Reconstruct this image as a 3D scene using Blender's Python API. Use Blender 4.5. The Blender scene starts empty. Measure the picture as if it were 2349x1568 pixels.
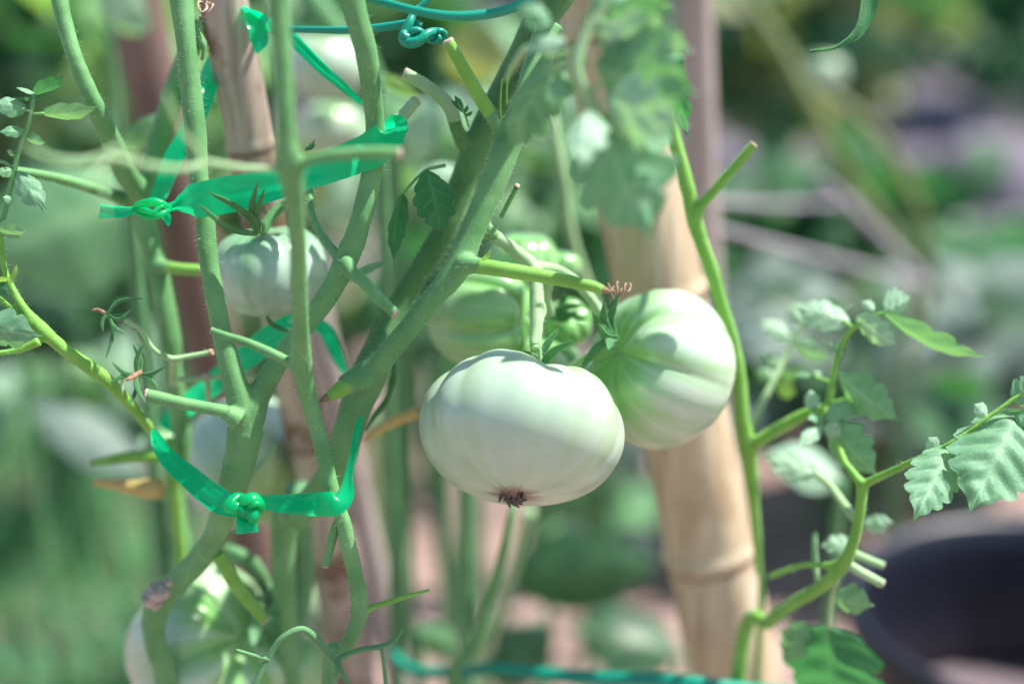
import bpy, bmesh, math, random
import numpy as np
from mathutils import Vector, Matrix, noise
random.seed(7)
R = math.radians
scene = bpy.context.scene
COL = scene.collection

# ------------------------------------------------------------------ camera
CAM_H, PITCH, FW = 0.80, R(18), 0.72          # height, downward pitch, sensor/lens ratio (36/50)
cd = bpy.data.cameras.new('camera'); cam = bpy.data.objects.new('camera', cd); COL.objects.link(cam)
cam.location = (0, 0, CAM_H); cam.rotation_euler = (R(90) - PITCH, 0, 0)
cd.sensor_width = 36; cd.lens = 50; cd.clip_start = 0.05; cd.clip_end = 500
cd.dof.use_dof = True; cd.dof.focus_distance = 0.602; cd.dof.aperture_fstop = 2.2
scene.camera = cam
CF = Vector((0, math.cos(PITCH), -math.sin(PITCH))); CU = Vector((0, math.sin(PITCH), math.cos(PITCH))); CR = Vector((1, 0, 0))
CP = Vector((0, 0, CAM_H))
def px(d): return d * FW / 2349.0             # metres per reference pixel at depth d
def P(x, y, d): return CP + CF * d + CR * ((x - 1174.5) * px(d)) + CU * (-(y - 784.0) * px(d))
def CV(r, u, t): return (CR * r + CU * u - CF * t)   # direction: right, up, towards viewer
def ground_depth(y):
    t = -(y - 784.0) * FW / 2349.0
    return CAM_H / (math.sin(PITCH) - math.cos(PITCH) * t)

# ------------------------------------------------------------------ light
SUN_EL, SUN_AZ = 60, 78                        # azimuth clockwise from +Y (camera direction) to the right
w = bpy.data.worlds.new('World'); scene.world = w; w.use_nodes = True
nt = w.node_tree; bg = nt.nodes['Background']; sky = nt.nodes.new('ShaderNodeTexSky')
sky.sky_type = 'NISHITA'; sky.sun_disc = False; sky.sun_elevation = R(SUN_EL); sky.sun_rotation = R(SUN_AZ)
sky.altitude = 100; sky.air_density = 1.0; sky.dust_density = 1.0; sky.ozone_density = 1.0
nt.links.new(sky.outputs[0], bg.inputs[0]); bg.inputs[1].default_value = 0.11
sl = bpy.data.lights.new('sun', 'SUN'); sl.energy = 5.0; sl.angle = R(0.5); sl.color = (1, 0.955, 0.89)
so = bpy.data.objects.new('sun', sl); COL.objects.link(so)
sd = Vector((math.sin(R(SUN_AZ)) * math.cos(R(SUN_EL)), math.cos(R(SUN_AZ)) * math.cos(R(SUN_EL)), math.sin(R(SUN_EL))))
so.rotation_euler = sd.to_track_quat('Z', 'Y').to_euler(); so.location = (2, 2, 4)
scene.view_settings.view_transform = 'Standard'; scene.view_settings.look = 'None'
scene.view_settings.exposure = 0.92; scene.view_settings.gamma = 1.0
scene.cycles.max_bounces = 8; scene.cycles.transmission_bounces = 6; scene.cycles.use_denoising = True
scene.cycles.sample_clamp_indirect = 6

# ------------------------------------------------------------------ materials
M = {}
def ramp(nt, fac, stops):
    r = nt.nodes.new('ShaderNodeValToRGB'); cr = r.color_ramp
    while len(cr.elements) < len(stops): cr.elements.new(0.5)
    for e, (p, c) in zip(cr.elements, stops): e.position = p; e.color = (*c, 1)
    nt.links.new(fac, r.inputs[0]); return r.outputs[0]
def noise_fac(nt, scale, detail=4, rough=0.6, vec=None, dist=0.0):
    n = nt.nodes.new('ShaderNodeTexNoise'); n.inputs['Scale'].default_value = scale
    n.inputs['Detail'].default_value = detail; n.inputs['Roughness'].default_value = rough; n.inputs['Distortion'].default_value = dist
    if vec is None:
        tc = nt.nodes.new('ShaderNodeTexCoord'); vec = tc.outputs['Object']
    nt.links.new(vec, n.inputs['Vector']); return n.outputs['Fac']
def mk(name, c1, c2=None, scale=60, rough=0.6, bump=0.0, bscale=300, transl=0.0, tcol=None, sheen=0.0, coat=0.0, sss=0.0, spec=0.5, stops=None, sheen_tint=(1, 1, 1), metal=0):
    m = bpy.data.materials.new(name); m.use_nodes = True; nt = m.node_tree
    b = nt.nodes['Principled BSDF']; out = nt.nodes['Material Output']
    if stops or c2:
        f = noise_fac(nt, scale)
        nt.links.new(ramp(nt, f, stops or [(0.32, c1), (0.68, c2)]), b.inputs['Base Color'])
        if name.startswith('leaf'):
            src = b.inputs['Base Color'].links[0].from_socket; at = nt.nodes.new('ShaderNodeAttribute'); at.attribute_name = 'vein'
            f2 = noise_fac(nt, 420, 5, 0.7); sp = nt.nodes.new('ShaderNodeMix'); sp.data_type = 'RGBA'; sp.blend_type = 'MULTIPLY'; sp.inputs[0].default_value = 0.5
            nt.links.new(src, sp.inputs[6]); nt.links.new(ramp(nt, f2, [(.35, (.62, .68, .62)), (.6, (1, 1, 1))]), sp.inputs[7])
            mv = nt.nodes.new('ShaderNodeMix'); mv.data_type = 'RGBA'; ml = nt.nodes.new('ShaderNodeMath'); ml.operation = 'MULTIPLY'; ml.inputs[1].default_value = .55
            nt.links.new(at.outputs['Fac'], ml.inputs[0]); nt.links.new(ml.outputs[0], mv.inputs[0]); nt.links.new(sp.outputs[2], mv.inputs[6])
            mv.inputs[7].default_value = (min(1, c2[0] * 1.5 + .06), min(1, c2[1] * 1.35 + .06), min(1, c2[2] * 1.3 + .04), 1); nt.links.new(mv.outputs[2], b.inputs['Base Color'])
    else: b.inputs['Base Color'].default_value = (*c1, 1)
    b.inputs['Roughness'].default_value = rough; b.inputs['Sheen Weight'].default_value = sheen
    b.inputs['Sheen Roughness'].default_value = 0.4; b.inputs['Sheen Tint'].default_value = (*sheen_tint, 1)
    b.inputs['Coat Weight'].default_value = coat; b.inputs['Coat Roughness'].default_value = 0.15
    b.inputs['Specular IOR Level'].default_value = spec; b.inputs['Metallic'].default_value = metal
    if sss:
        b.inputs['Subsurface Weight'].default_value = sss; b.inputs['Subsurface Radius'].default_value = (0.5, 1.0, 0.4); b.inputs['Subsurface Scale'].default_value = 0.004
    if bump:
        bn = nt.nodes.new('ShaderNodeBump'); bn.inputs['Strength'].default_value = bump; bn.inputs['Distance'].default_value = 0.001
        nt.links.new(noise_fac(nt, bscale, 3), bn.inputs['Height']); nt.links.new(bn.outputs[0], b.inputs['Normal'])
    if transl:
        t = nt.nodes.new('ShaderNodeBsdfTranslucent'); t.inputs[0].default_value = (*(tcol or c1), 1)
        mx = nt.nodes.new('ShaderNodeMixShader'); mx.inputs[0].default_value = transl
        nt.links.new(b.outputs[0], mx.inputs[1]); nt.links.new(t.outputs[0], mx.inputs[2]); nt.links.new(mx.outputs[0], out.inputs[0])
    M[name] = m; return m
SH = (0.80, 1.0, 0.86)
mk('stem_green', (0.09, 0.265, 0.085), (0.17, 0.39, 0.15), 45, 0.52, 0.4, 1800, sheen=0.10, sheen_tint=SH, sss=0.25, spec=0.35)
mk('stem_shade_rear', (0.06, 0.175, 0.055), (0.115, 0.27, 0.095), 40, 0.65, 0.5, 1400, sheen=0.2, sheen_tint=SH, sss=0.15, spec=0.3)  # darker copy of the stem green; shade on the rear stem put into colour
mk('stem_shade', (0.075, 0.21, 0.085), (0.13, 0.31, 0.13), 40, 0.65, 0.4, 1200, sheen=0.2, sheen_tint=SH, sss=0.2, spec=0.3)
mk('stem_lime', (0.15, 0.38, 0.045), (0.24, 0.50, 0.09), 55, 0.5, 0.5, 1500, sheen=0.2, sheen_tint=SH, sss=0.35, spec=0.4)
mk('stem_pale', (0.24, 0.42, 0.19), (0.36, 0.52, 0.28), 55, 0.6, 0.4, 1200, sheen=0.25, sheen_tint=SH, sss=0.3)
mk('hair', (0.56, 0.74, 0.52), rough=0.35, transl=0.5, tcol=(0.8, 0.92, 0.75), spec=0.6)
mk('cut', (0.36, 0.27, 0.19), (0.60, 0.52, 0.42), 900, 0.8, 0.5, 2500)
mk('cut_brown', (0.20, 0.10, 0.055), (0.42, 0.28, 0.18), 900, 0.85, 0.6, 2500)
mk('dry', (0.06, 0.045, 0.04), (0.22, 0.17, 0.14), 700, 0.85, 1.0, 1500)
mk('dry_orange', (0.30, 0.19, 0.13), (0.48, 0.35, 0.26), 500, 0.8)
mk('sepal', (0.05, 0.21, 0.06), (0.10, 0.31, 0.10), 150, 0.55, 0.2, 1500, transl=0.25, tcol=(0.15, 0.45, 0.08), sheen=0.4, sheen_tint=SH)
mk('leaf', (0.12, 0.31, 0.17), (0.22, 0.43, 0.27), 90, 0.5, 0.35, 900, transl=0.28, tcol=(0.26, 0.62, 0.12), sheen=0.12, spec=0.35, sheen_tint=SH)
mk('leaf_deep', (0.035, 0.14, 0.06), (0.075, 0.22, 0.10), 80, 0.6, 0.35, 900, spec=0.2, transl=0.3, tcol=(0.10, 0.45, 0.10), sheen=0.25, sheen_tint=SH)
mk('leaf_pale', (0.29, 0.49, 0.34), (0.42, 0.61, 0.47), 80, 0.5, 0.3, 900, transl=0.3, tcol=(0.30, 0.65, 0.16), sheen=0.12, spec=0.35, sheen_tint=SH)
mk('leaf_young', (0.22, 0.40, 0.10), (0.34, 0.52, 0.18), 90, 0.5, 0.3, 900, transl=0.4, tcol=(0.35, 0.70, 0.08), sheen=0.4, sheen_tint=SH)
mk('leaf_yellow', (0.55, 0.42, 0.14), (0.72, 0.60, 0.25), 60, 0.55, 0.2, 900, transl=0.3, tcol=(0.8, 0.6, 0.15))
mk('leaf_gray', (0.10, 0.16, 0.14), (0.20, 0.27, 0.25), 20, 0.6, transl=0.2, tcol=(0.3, 0.5, 0.25))
mk('leaf_back', (0.018, 0.06, 0.03), (0.055, 0.16, 0.075), 12, 0.45, transl=0.3, tcol=(0.08, 0.30, 0.06))  # dark background leaf; shade among the foliage is put into the colour
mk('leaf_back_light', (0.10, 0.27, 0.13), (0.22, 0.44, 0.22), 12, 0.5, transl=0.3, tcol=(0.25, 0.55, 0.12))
mk('leaf_olive', (0.16, 0.20, 0.08), (0.30, 0.34, 0.16), 12, 0.5, transl=0.3, tcol=(0.4, 0.5, 0.1))
mk('grass', (0.08, 0.28, 0.14), (0.26, 0.52, 0.29), 8, 0.5, transl=0.3, tcol=(0.2, 0.5, 0.1))
mk('tape', (0.0, 0.42, 0.17), (0.003, 0.50, 0.21), 40, 0.24, 0.25, 250, transl=0.55, tcol=(0.0, 0.85, 0.34), spec=0.6)
mk('wire', (0.0, 0.25, 0.16), (0.005, 0.29, 0.19), 60, 0.33, 0.15, 700, spec=0.5)
mk('string', (0.26, 0.24, 0.27), (0.38, 0.35, 0.39), 200, 0.8)
mk('pot', (0.006, 0.007, 0.014), (0.012, 0.014, 0.028), 30, 0.42, spec=0.6)
mk('potsoil', (0.09, 0.07, 0.075), (0.22, 0.17, 0.19), 60, 0.95)
mk('redwood', (0.13, 0.08, 0.062), (0.20, 0.13, 0.105), 14, 0.75, 0.3, 200)
mk('pinkwood', (0.33, 0.27, 0.24), (0.44, 0.37, 0.345), 14, 0.6, 0.2, 200)
mk('stone', (0.14, 0.12, 0.15), (0.30, 0.26, 0.32), 8, 0.9)

def bamboo_mat(name, a, b_, c):
    m = bpy.data.materials.new(name); m.use_nodes = True; nt = m.node_tree; b = nt.nodes['Principled BSDF']
    tc = nt.nodes.new('ShaderNodeTexCoord'); mp = nt.nodes.new('ShaderNodeMapping'); mp.inputs['Scale'].default_value = (1, 1, 0.07)
    nt.links.new(tc.outputs['Object'], mp.inputs[0])
    f1 = noise_fac(nt, 130, 4, 0.6, mp.outputs[0]); f2 = noise_fac(nt, 26, 3, 0.6)
    base = ramp(nt, f1, [(0.25, a), (0.5, b_), (0.75, c)])
    spots = ramp(nt, f2, [(0.56, (0, 0, 0)), (0.66, (.35, .35, .35) if name == 'bamboo' else (1, 1, 1))])
    mx = nt.nodes.new('ShaderNodeMix'); mx.data_type = 'RGBA'; nt.links.new(spots, mx.inputs[0])
    nt.links.new(base, mx.inputs[6]); mx.inputs[7].default_value = (a[0] * 0.8, a[1] * 0.65, a[2] * 0.5, 1)
    at = nt.nodes.new('ShaderNodeAttribute'); at.attribute_name = 'node_ring'
    mx2 = nt.nodes.new('ShaderNodeMix'); mx2.data_type = 'RGBA'; nt.links.new(at.outputs['Fac'], mx2.inputs[0])
    nt.links.new(mx.outputs[2], mx2.inputs[6]); mx2.inputs[7].default_value = (a[0] * 0.6, a[1] * 0.52, a[2] * 0.55, 1)
    nt.links.new(mx2.outputs[2], b.inputs['Base Color']); b.inputs['Roughness'].default_value = 0.42
    bn = nt.nodes.new('ShaderNodeBump'); bn.inputs['Strength'].default_value = 0.35; bn.inputs['Distance'].default_value = 0.001
    nt.links.new(f1, bn.inputs['Height']); nt.links.new(bn.outputs[0], b.inputs['Normal']); M[name] = m
bamboo_mat('bamboo', (0.36, 0.26, 0.15), (0.53, 0.42, 0.28), (0.67, 0.57, 0.43))
bamboo_mat('bamboo_old', (0.20, 0.145, 0.11), (0.40, 0.33, 0.27), (0.60, 0.48, 0.36))

def tomato_mat(name, body, body2, green, ext, amount):
    """ext: how far the green shoulders reach; amount: streaks"""
    m = bpy.data.materials.new(name); m.use_nodes = True; nt = m.node_tree; b = nt.nodes['Principled BSDF']
    L = nt.links.new
    av = nt.nodes.new('ShaderNodeAttribute'); av.attribute_name = 'streak'
    ap = nt.nodes.new('ShaderNodeAttribute'); ap.attribute_name = 'polar'
    ag = nt.nodes.new('ShaderNodeAttribute'); ag.attribute_name = 'groove'
    st = noise_fac(nt, 1.9, 3, 0.5, av.outputs['Vector'], 0.5)
    bl = noise_fac(nt, 45, 4, 0.6)
    base = ramp(nt, bl, [(0.3, body), (0.7, body2)])
    def math_(op, a, b2=None, clamp=False):
        n = nt.nodes.new('ShaderNodeMath'); n.operation = op; n.use_clamp = clamp
        for i, v in enumerate((a, b2)):
            if v is None: continue
            if isinstance(v, (int, float)): n.inputs[i].default_value = v
            else: L(v, n.inputs[i])
        return n.outputs[0]
    mr = nt.nodes.new('ShaderNodeMapRange'); mr.interpolation_type = 'SMOOTHSTEP'
    L(ap.outputs['Fac'], mr.inputs[0]); mr.inputs[1].default_value = 0.0; mr.inputs[2].default_value = ext; mr.inputs[3].default_value = 0.75; mr.inputs[4].default_value = 0.0
    s1 = math_('MULTIPLY', math_('SUBTRACT', st, 0.42), amount)
    tot = math_('ADD', mr.outputs[0], s1)
    tot = math_('ADD', tot, math_('MULTIPLY', ag.outputs['Fac'], 0.30), True)
    tot = math_('MULTIPLY', tot, 0.92, True)
    mx = nt.nodes.new('ShaderNodeMix'); mx.data_type = 'RGBA'; L(tot, mx.inputs[0]); L(base, mx.inputs[6]); mx.inputs[7].default_value = (*green, 1)
    # brown scar at the blossom end, small pores
    sc = nt.nodes.new('ShaderNodeMapRange'); L(math_('ADD', ap.outputs['Fac'], math_('MULTIPLY', math_('SUBTRACT', st, 0.5), 0.10)), sc.inputs[0])
    sc.inputs[1].default_value = 0.93; sc.inputs[2].default_value = 0.972
    mx2 = nt.nodes.new('ShaderNodeMix'); mx2.data_type = 'RGBA'; L(sc.outputs[0], mx2.inputs[0]); L(mx.outputs[2], mx2.inputs[6]); mx2.inputs[7].default_value = (0.16, 0.10, 0.055, 1)
    vo = nt.nodes.new('ShaderNodeTexVoronoi'); vo.inputs['Scale'].default_value = 190; tc = nt.nodes.new('ShaderNodeTexCoord'); L(tc.outputs['Object'], vo.inputs['Vector'])
    pr = nt.nodes.new('ShaderNodeMapRange'); L(vo.outputs['Distance'], pr.inputs[0]); pr.inputs[1].default_value = 0.035; pr.inputs[2].default_value = 0.06; pr.inputs[3].default_value = 0.35; pr.inputs[4].default_value = 0
    mx3 = nt.nodes.new('ShaderNodeMix'); mx3.data_type = 'RGBA'; L(pr.outputs[0], mx3.inputs[0]); L(mx2.outputs[2], mx3.inputs[6]); mx3.inputs[7].default_value = (0.25, 0.33, 0.2, 1)
    L(mx3.outputs[2], b.inputs['Base Color'])
    b.inputs['Roughness'].default_value = 0.30; b.inputs['Coat Weight'].default_value = 0.5; b.inputs['Coat Roughness'].default_value = 0.22
    b.inputs['Subsurface Weight'].default_value = 0.35; b.inputs['Subsurface Radius'].default_value = (0.7, 1.0, 0.5); b.inputs['Subsurface Scale'].default_value = 0.006
    b.inputs['Sheen Weight'].default_value = 0.08
    bn = nt.nodes.new('ShaderNodeBump'); bn.inputs['Strength'].default_value = 0.12; bn.inputs['Distance'].default_value = 0.0006
    L(noise_fac(nt, 700, 3), bn.inputs['Height']); L(bn.outputs[0], b.inputs['Normal']); M[name] = m
tomato_mat('tomato_white', (0.40, 0.54, 0.40), (0.47, 0.60, 0.48), (0.25, 0.46, 0.10), 0.44, 1.5)
tomato_mat('tomato_mid', (0.44, 0.57, 0.42), (0.54, 0.65, 0.52), (0.15, 0.42, 0.07), 0.50, 2.3)
tomato_mat('tomato_green', (0.31, 0.53, 0.26), (0.40, 0.60, 0.34), (0.12, 0.36, 0.06), 0.75, 2.2)
tomato_mat('tomato_dusty', (0.33, 0.49, 0.36), (0.44, 0.58, 0.46), (0.11, 0.34, 0.11), 0.5, 2.2)

# ------------------------------------------------------------------ object helpers
def tag(o, label=None, cat=None, group=None, kind=None):
    if label: o['label'] = label
    if cat: o['category'] = cat
    if group: o['group'] = group
    if kind: o['kind'] = kind
    return o
def thing(name, loc, label, cat, group=None):
    o = bpy.data.objects.new(name, None); COL.objects.link(o); o.location = loc; o.empty_display_size = 0.02
    return tag(o, label, cat, group)
class MB:
    def __init__(s): s.v = []; s.f = []; s.m = []; s.attrs = {}
    def add(s, vs, fs, mi=0):
        o = len(s.v); s.v.extend(vs); s.f.extend([tuple(i + o for i in f) for f in fs]); s.m.extend([mi] * len(fs))
    def build(s, name, mats, parent=None, smooth=True):
        me = bpy.data.meshes.new(name)
        off = Vector((0, 0, 0)); p = parent
        while p is not None: off = off + p.location; p = p.parent
        me.from_pydata([tuple(Vector(v) - off) for v in s.v], [], s.f); me.update()
        if not isinstance(mats, (list, tuple)): mats = [mats]
        for m in mats: me.materials.append(M[m])
        if len(mats) > 1: me.polygons.foreach_set('material_index', s.m)
        me.polygons.foreach_set('use_smooth', [smooth] * len(me.polygons))
        if s.__dict__.get('vein') and len(s.vein) == len(s.v): s.attrs['vein'] = ('FLOAT', s.vein)
        for k, (ty, arr) in s.attrs.items():
            a = me.attributes.new(k, ty, 'POINT')
            if ty == 'FLOAT': a.data.foreach_set('value', arr)
            else: a.data.foreach_set('vector', [c for t in arr for c in t])
        o = bpy.data.objects.new(name, me); COL.objects.link(o)
        if parent is not None: o.parent = parent
        return o
def cr_spline(pts, vals, step):
    """Catmull-Rom through pts (Vectors) with vals (radii) -> resampled"""
    n = len(pts); op = []; ov = []
    for i in range(n - 1):
        p0, p1, p2, p3 = pts[max(i - 1, 0)], pts[i], pts[i + 1], pts[min(i + 2, n - 1)]
        v1, v2 = vals[i], vals[i + 1]
        k = max(2, int((p2 - p1).length / step))
        for j in range(k):
            t = j / k; t2 = t * t; t3 = t2 * t
            q = 0.5 * ((2 * p1) + (p2 - p0) * t + (2 * p0 - 5 * p1 + 4 * p2 - p3) * t2 + (3 * p1 - p0 - 3 * p2 + p3) * t3)
            op.append(q); s = t2 * (3 - 2 * t); ov.append(v1 + (v2 - v1) * s)
    op.append(pts[-1].copy()); ov.append(vals[-1]); return op, ov
def frames(pts):
    T = [];
    for i in range(len(pts)):
        a = pts[max(i - 1, 0)]; b = pts[min(i + 1, len(pts) - 1)]; T.append((b - a).normalized())
    n = T[0].orthogonal().normalized(); out = []
    for t in T:
        n = (n - t * n.dot(t)).normalized(); out.append((t, n, t.cross(n)))
    return out
def path(spec):
    """spec: list of (x,y,d,wpx) or (Vector, radius) -> points and radii"""
    pts = []; rad = []
    for s in spec:
        if isinstance(s[0], Vector): pts.append(s[0]); rad.append(s[1])
        else: pts.append(P(s[0], s[1], s[2])); rad.append(s[3] * 0.5 * px(s[2]))
    return pts, rad
def tube(mb, spec, seg=14, step=None, cap=True, mi=0, rough=0.03, hairs=0, hlen=0.0030, hmi=1, tip=False, seed=None, ridge=0.0):
    pts, rad = path(spec)
    step = step or max(0.0015, min(rad[0], rad[len(rad) // 2]) * 0.8)
    pts, rad = cr_spline(pts, rad, step); fr = frames(pts)
    sd_ = (seed if seed is not None else random.random() * 100)
    vs = []; fs = []
    for i, (p, r, (t, n, b)) in enumerate(zip(pts, rad, fr)):
        for k in range(seg):
            a = 2 * math.pi * k / seg; dr = n * math.cos(a) + b * math.sin(a)
            q = p + dr * r
            f = 1 + rough * 2 * noise.noise(q * (0.35 / max(r, 1e-4)) + Vector((sd_, 0, 0))) + ridge * math.cos(a * 5 + sd_)
            vs.append(p + dr * r * f)
    for i in range(len(pts) - 1):
        for k in range(seg):
            a, b = i * seg + k, i * seg + (k + 1) % seg; fs.append((a, b, b + seg, a + seg))
    if cap:
        vs.append(pts[0] - fr[0][0] * rad[0] * 0.15); c = len(vs) - 1
        for k in range(seg): fs.append((c, (k + 1) % seg, k))
        o = (len(pts) - 1) * seg; vs.append(pts[-1] + fr[-1][0] * rad[-1] * (0.9 if tip else 0.15)); c = len(vs) - 1
        for k in range(seg): fs.append((c, o + k, o + (k + 1) % seg))
    mb.add(vs, fs, mi)
    if hairs: add_hairs(mb, pts, rad, fr, hairs, hlen, hmi)
    return pts, rad, fr
def add_hairs(mb, pts, rad, fr, dens, hlen, mi, r0=0.000062):
    """dens: hairs per mm of stem length"""
    L = sum((pts[i + 1] - pts[i]).length for i in range(len(pts) - 1)); n = int(L * 1000 * dens)
    for _ in range(n):
        u = random.random() * (len(pts) - 1); i = int(u); f = u - i
        p = pts[i].lerp(pts[i + 1], f); r = rad[i] * (1 - f) + rad[i + 1] * f; t, nn, b = fr[i]
        a = random.random() * 6.283; d = nn * math.cos(a) + b * math.sin(a)
        base = p + d * r * 0.97; l = hlen * (random.random() ** 1.6 * 1.1 + 0.18)
        dirv = (d + t * random.uniform(-0.35, 0.25) + Vector((random.uniform(-.2, .2), random.uniform(-.2, .2), random.uniform(-.3, .1)))).normalized()
        bend = (t * random.uniform(-0.4, 0.4) + Vector((0, 0, -0.25 * random.random()))) * l * 0.35
        s1 = dirv.orthogonal().normalized(); s2 = dirv.cross(s1); rr = r0 * random.uniform(0.7, 1.25)
        vs = []
        for (q, rk) in ((base, rr), (base + dirv * l * 0.5 + bend * 0.25, rr * 0.7)):
            for k in range(3):
                an = k * 2.0944; vs.append(q + (s1 * math.cos(an) + s2 * math.sin(an)) * rk)
        vs.append(base + dirv * l + bend)
        mb.add(vs, [(0, 1, 4, 3), (1, 2, 5, 4), (2, 0, 3, 5), (3, 4, 6), (4, 5, 6), (5, 3, 6)], mi)
def disc_cap(mb, p, t, r, h=0.25, mi=0, seg=14):
    n = t.orthogonal().normalized(); b = t.cross(n); vs = []
    for (rr, hh) in ((1.03, -0.25), (1.06, 0.0), (0.80, h), (0.35, h * 0.6)):
        for k in range(seg):
            a = 6.28318 * k / seg; j = 1 + 0.07 * noise.noise(Vector((k * 1.3, rr * 5, p.x * 900)))
            vs.append(p + (n * math.cos(a) + b * math.sin(a)) * r * rr * j + t * r * (hh + 0.1 * noise.noise(Vector((k * 0.9, p.x * 700, rr)))))
    fs = []
    for i in range(3):
        for k in range(seg): a, c = i * seg + k, i * seg + (k + 1) % seg; fs.append((a, c, c + seg, a + seg))
    vs.append(p + t * r * h * 0.3); c = len(vs) - 1
    for k in range(seg): fs.append((3 * seg + k, 3 * seg + (k + 1) % seg, c))
    mb.add(vs, fs, mi)
def stub(parent, spec, mat='stem_green', cutmat='cut', hairs=0, name='pruned_stub', label=None, pointed=False, hlen=0.002):
    """a pruned side shoot; its cut face is a sub-part"""
    mb = MB(); pts, rad, fr = tube(mb, spec, cap=True, hairs=hairs, hlen=hlen)
    o = mb.build(name, [mat, 'hair'], parent)
    if label: o['label'] = label
    if pointed:
        c = MB(); p = pts[-1]; t = fr[-1][0]
        tube(c, [(p - t * rad[-1] * 0.1, rad[-1] * 1.02), (p + t * rad[-1] * 0.9, rad[-1] * 0.75), (p + t * rad[-1] * 2.2, rad[-1] * 0.12)], step=rad[-1] * 0.5)
        c.build('cut_face', cutmat, o)
    else:
        c = MB(); disc_cap(c, pts[-1], fr[-1][0], rad[-1]); c.build('cut_face', cutmat, o)
    return o
def fused_stem(parent, specs, mat, name='stem', voxel=0.00075, hairs=0, hlen=0.0026, sm=8, skip_hair=()):
    """several overlapping limbs grown into one skin"""
    mb = MB(); data = []
    for s in specs: data.append(tube(mb, s, seg=16, rough=0.035, ridge=0.012))
    me = bpy.data.meshes.new('tmp'); me.from_pydata([tuple(v) for v in mb.v], [], mb.f)
    o = bpy.data.objects.new('tmp', me); COL.objects.link(o)
    rm = o.modifiers.new('r', 'REMESH'); rm.mode = 'VOXEL'; rm.voxel_size = voxel
    s_ = o.modifiers.new('s', 'SMOOTH'); s_.factor = 0.5; s_.iterations = sm
    dg = bpy.context.evaluated_depsgraph_get(); ev = o.evaluated_get(dg); m2 = ev.to_mesh()
    out = MB(); out.v = [v.co.copy() for v in m2.vertices]; out.f = [tuple(p.vertices) for p in m2.polygons]; out.m = [0] * len(out.f)
    ev.to_mesh_clear(); bpy.data.objects.remove(o); bpy.data.meshes.remove(me)
    if hairs:
        for i, (pts, rad, fr) in enumerate(data):
            if i not in skip_hair: add_hairs(out, pts, rad, fr, hairs, hlen, 1)
    return out.build(name, [mat, 'hair'], parent)

# ------------------------------------------------------------------ leaves
def leaf_geo(mb, b, t, wid, roll=0, curl=0.15, fold=0.25, lobes=5, nu=34, nv=8, mi=0, twist=0, bump=1.0, tooth=0.3, droop=None, vein_mi=None):
    """one leaflet between base b and tip t (Vectors), width wid (m). roll turns it about its midrib away from facing the viewer"""
    ax = t - b; L = ax.length; ax.normalize()
    view = (CP - b).normalized(); n0 = (view - ax * view.dot(ax)).normalized()
    n = (Matrix.Rotation(R(roll), 3, ax) @ n0); s = ax.cross(n)
    if wid < 0.009: tooth = min(tooth, .2); bump = min(bump, .5); lobes = min(lobes, 3)
    sdv = random.random() * 50; vs = []; ve = mb.__dict__.setdefault('vein', []); asym = [random.uniform(0.85, 1.12) for _ in range(2)]
    for i in range(nu + 1):
        u = i / nu
        prof = (math.sin(math.pi * min(1, u ** 0.66)) ** (0.68 + 0.95 * u * u)) if 0 < u < 1 else 0.0
        tw = math.sin(u * 3.3 + sdv) * 0.1 + twist * u
        sz = s * math.cos(tw) + n * math.sin(tw); nz = n * math.cos(tw) - s * math.sin(tw)
        arch = curl * L * (4 * u * (1 - u)) if droop is None else curl * L * (math.sin(u * math.pi * 0.8) ** 1.2)
        for j in range(-nv, nv + 1):
            v = j / nv; av = abs(v); side = 0 if v < 0 else 1
            ph = u * lobes - av * 0.45 + (0.31 if side else 0.0)
            saw = (ph - math.floor(ph)); kk = int(math.floor(ph)) + side * 17; tt = abs(math.sin(math.pi * saw ** .8)) ** .55; tt = 1 - (1 - tt) * (0.75 + 0.5 * noise.noise(Vector((kk * 3.7, sdv, 0))))
            fine = 0.025 * math.sin(ph * 6.283 * 2.5 + 1)
            edge = 1 - tooth * (1 - tt) * min(1, prof * 1.6) + fine * tooth * 2
            w_ = 0.5 * wid * prof * (1 + (edge - 1) * av ** 1.5) * asym[side]
            uu = u + 0.09 * av ** 1.4 * prof * (0.5 + tt * 0.8)
            vein = math.cos(ph * 6.283) * 0.018 * wid * (1 - av ** 3) * min(1, av * 4) * bump
            w_ *= (1.32 if wid > .011 else 1.08); q = b + ax * (L * uu) + sz * (v * w_) + nz * (arch - fold * w_ * av ** 1.3 * 1.2 + vein + wid * 0.05 * bump * noise.noise(Vector((u * 4, v * 1.5, sdv))))
            if av < 0.08: q -= nz * 0.012 * wid
            vs.append(q); ve.append(max(math.exp(-(av / .07) ** 2), .75 * max(0, -math.cos(ph * 6.283)) ** 8 * (1 - av ** 2)))
    W = 2 * nv + 1; fs = []
    for i in range(nu):
        for j in range(W - 1): a = i * W + j; fs.append((a, a + 1, a + 1 + W, a + W))
    mb.add(vs, fs, mi)
def leaf(parent, x1, y1, d1, x2, y2, d2, wpx, mat='leaf', name='leaflet', **k):
    mb = MB(); leaf_geo(mb, P(x1, y1, d1), P(x2, y2, d2), wpx * px((d1 + d2) / 2), **k); o = mb.build(name, [mat], parent); return o
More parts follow.
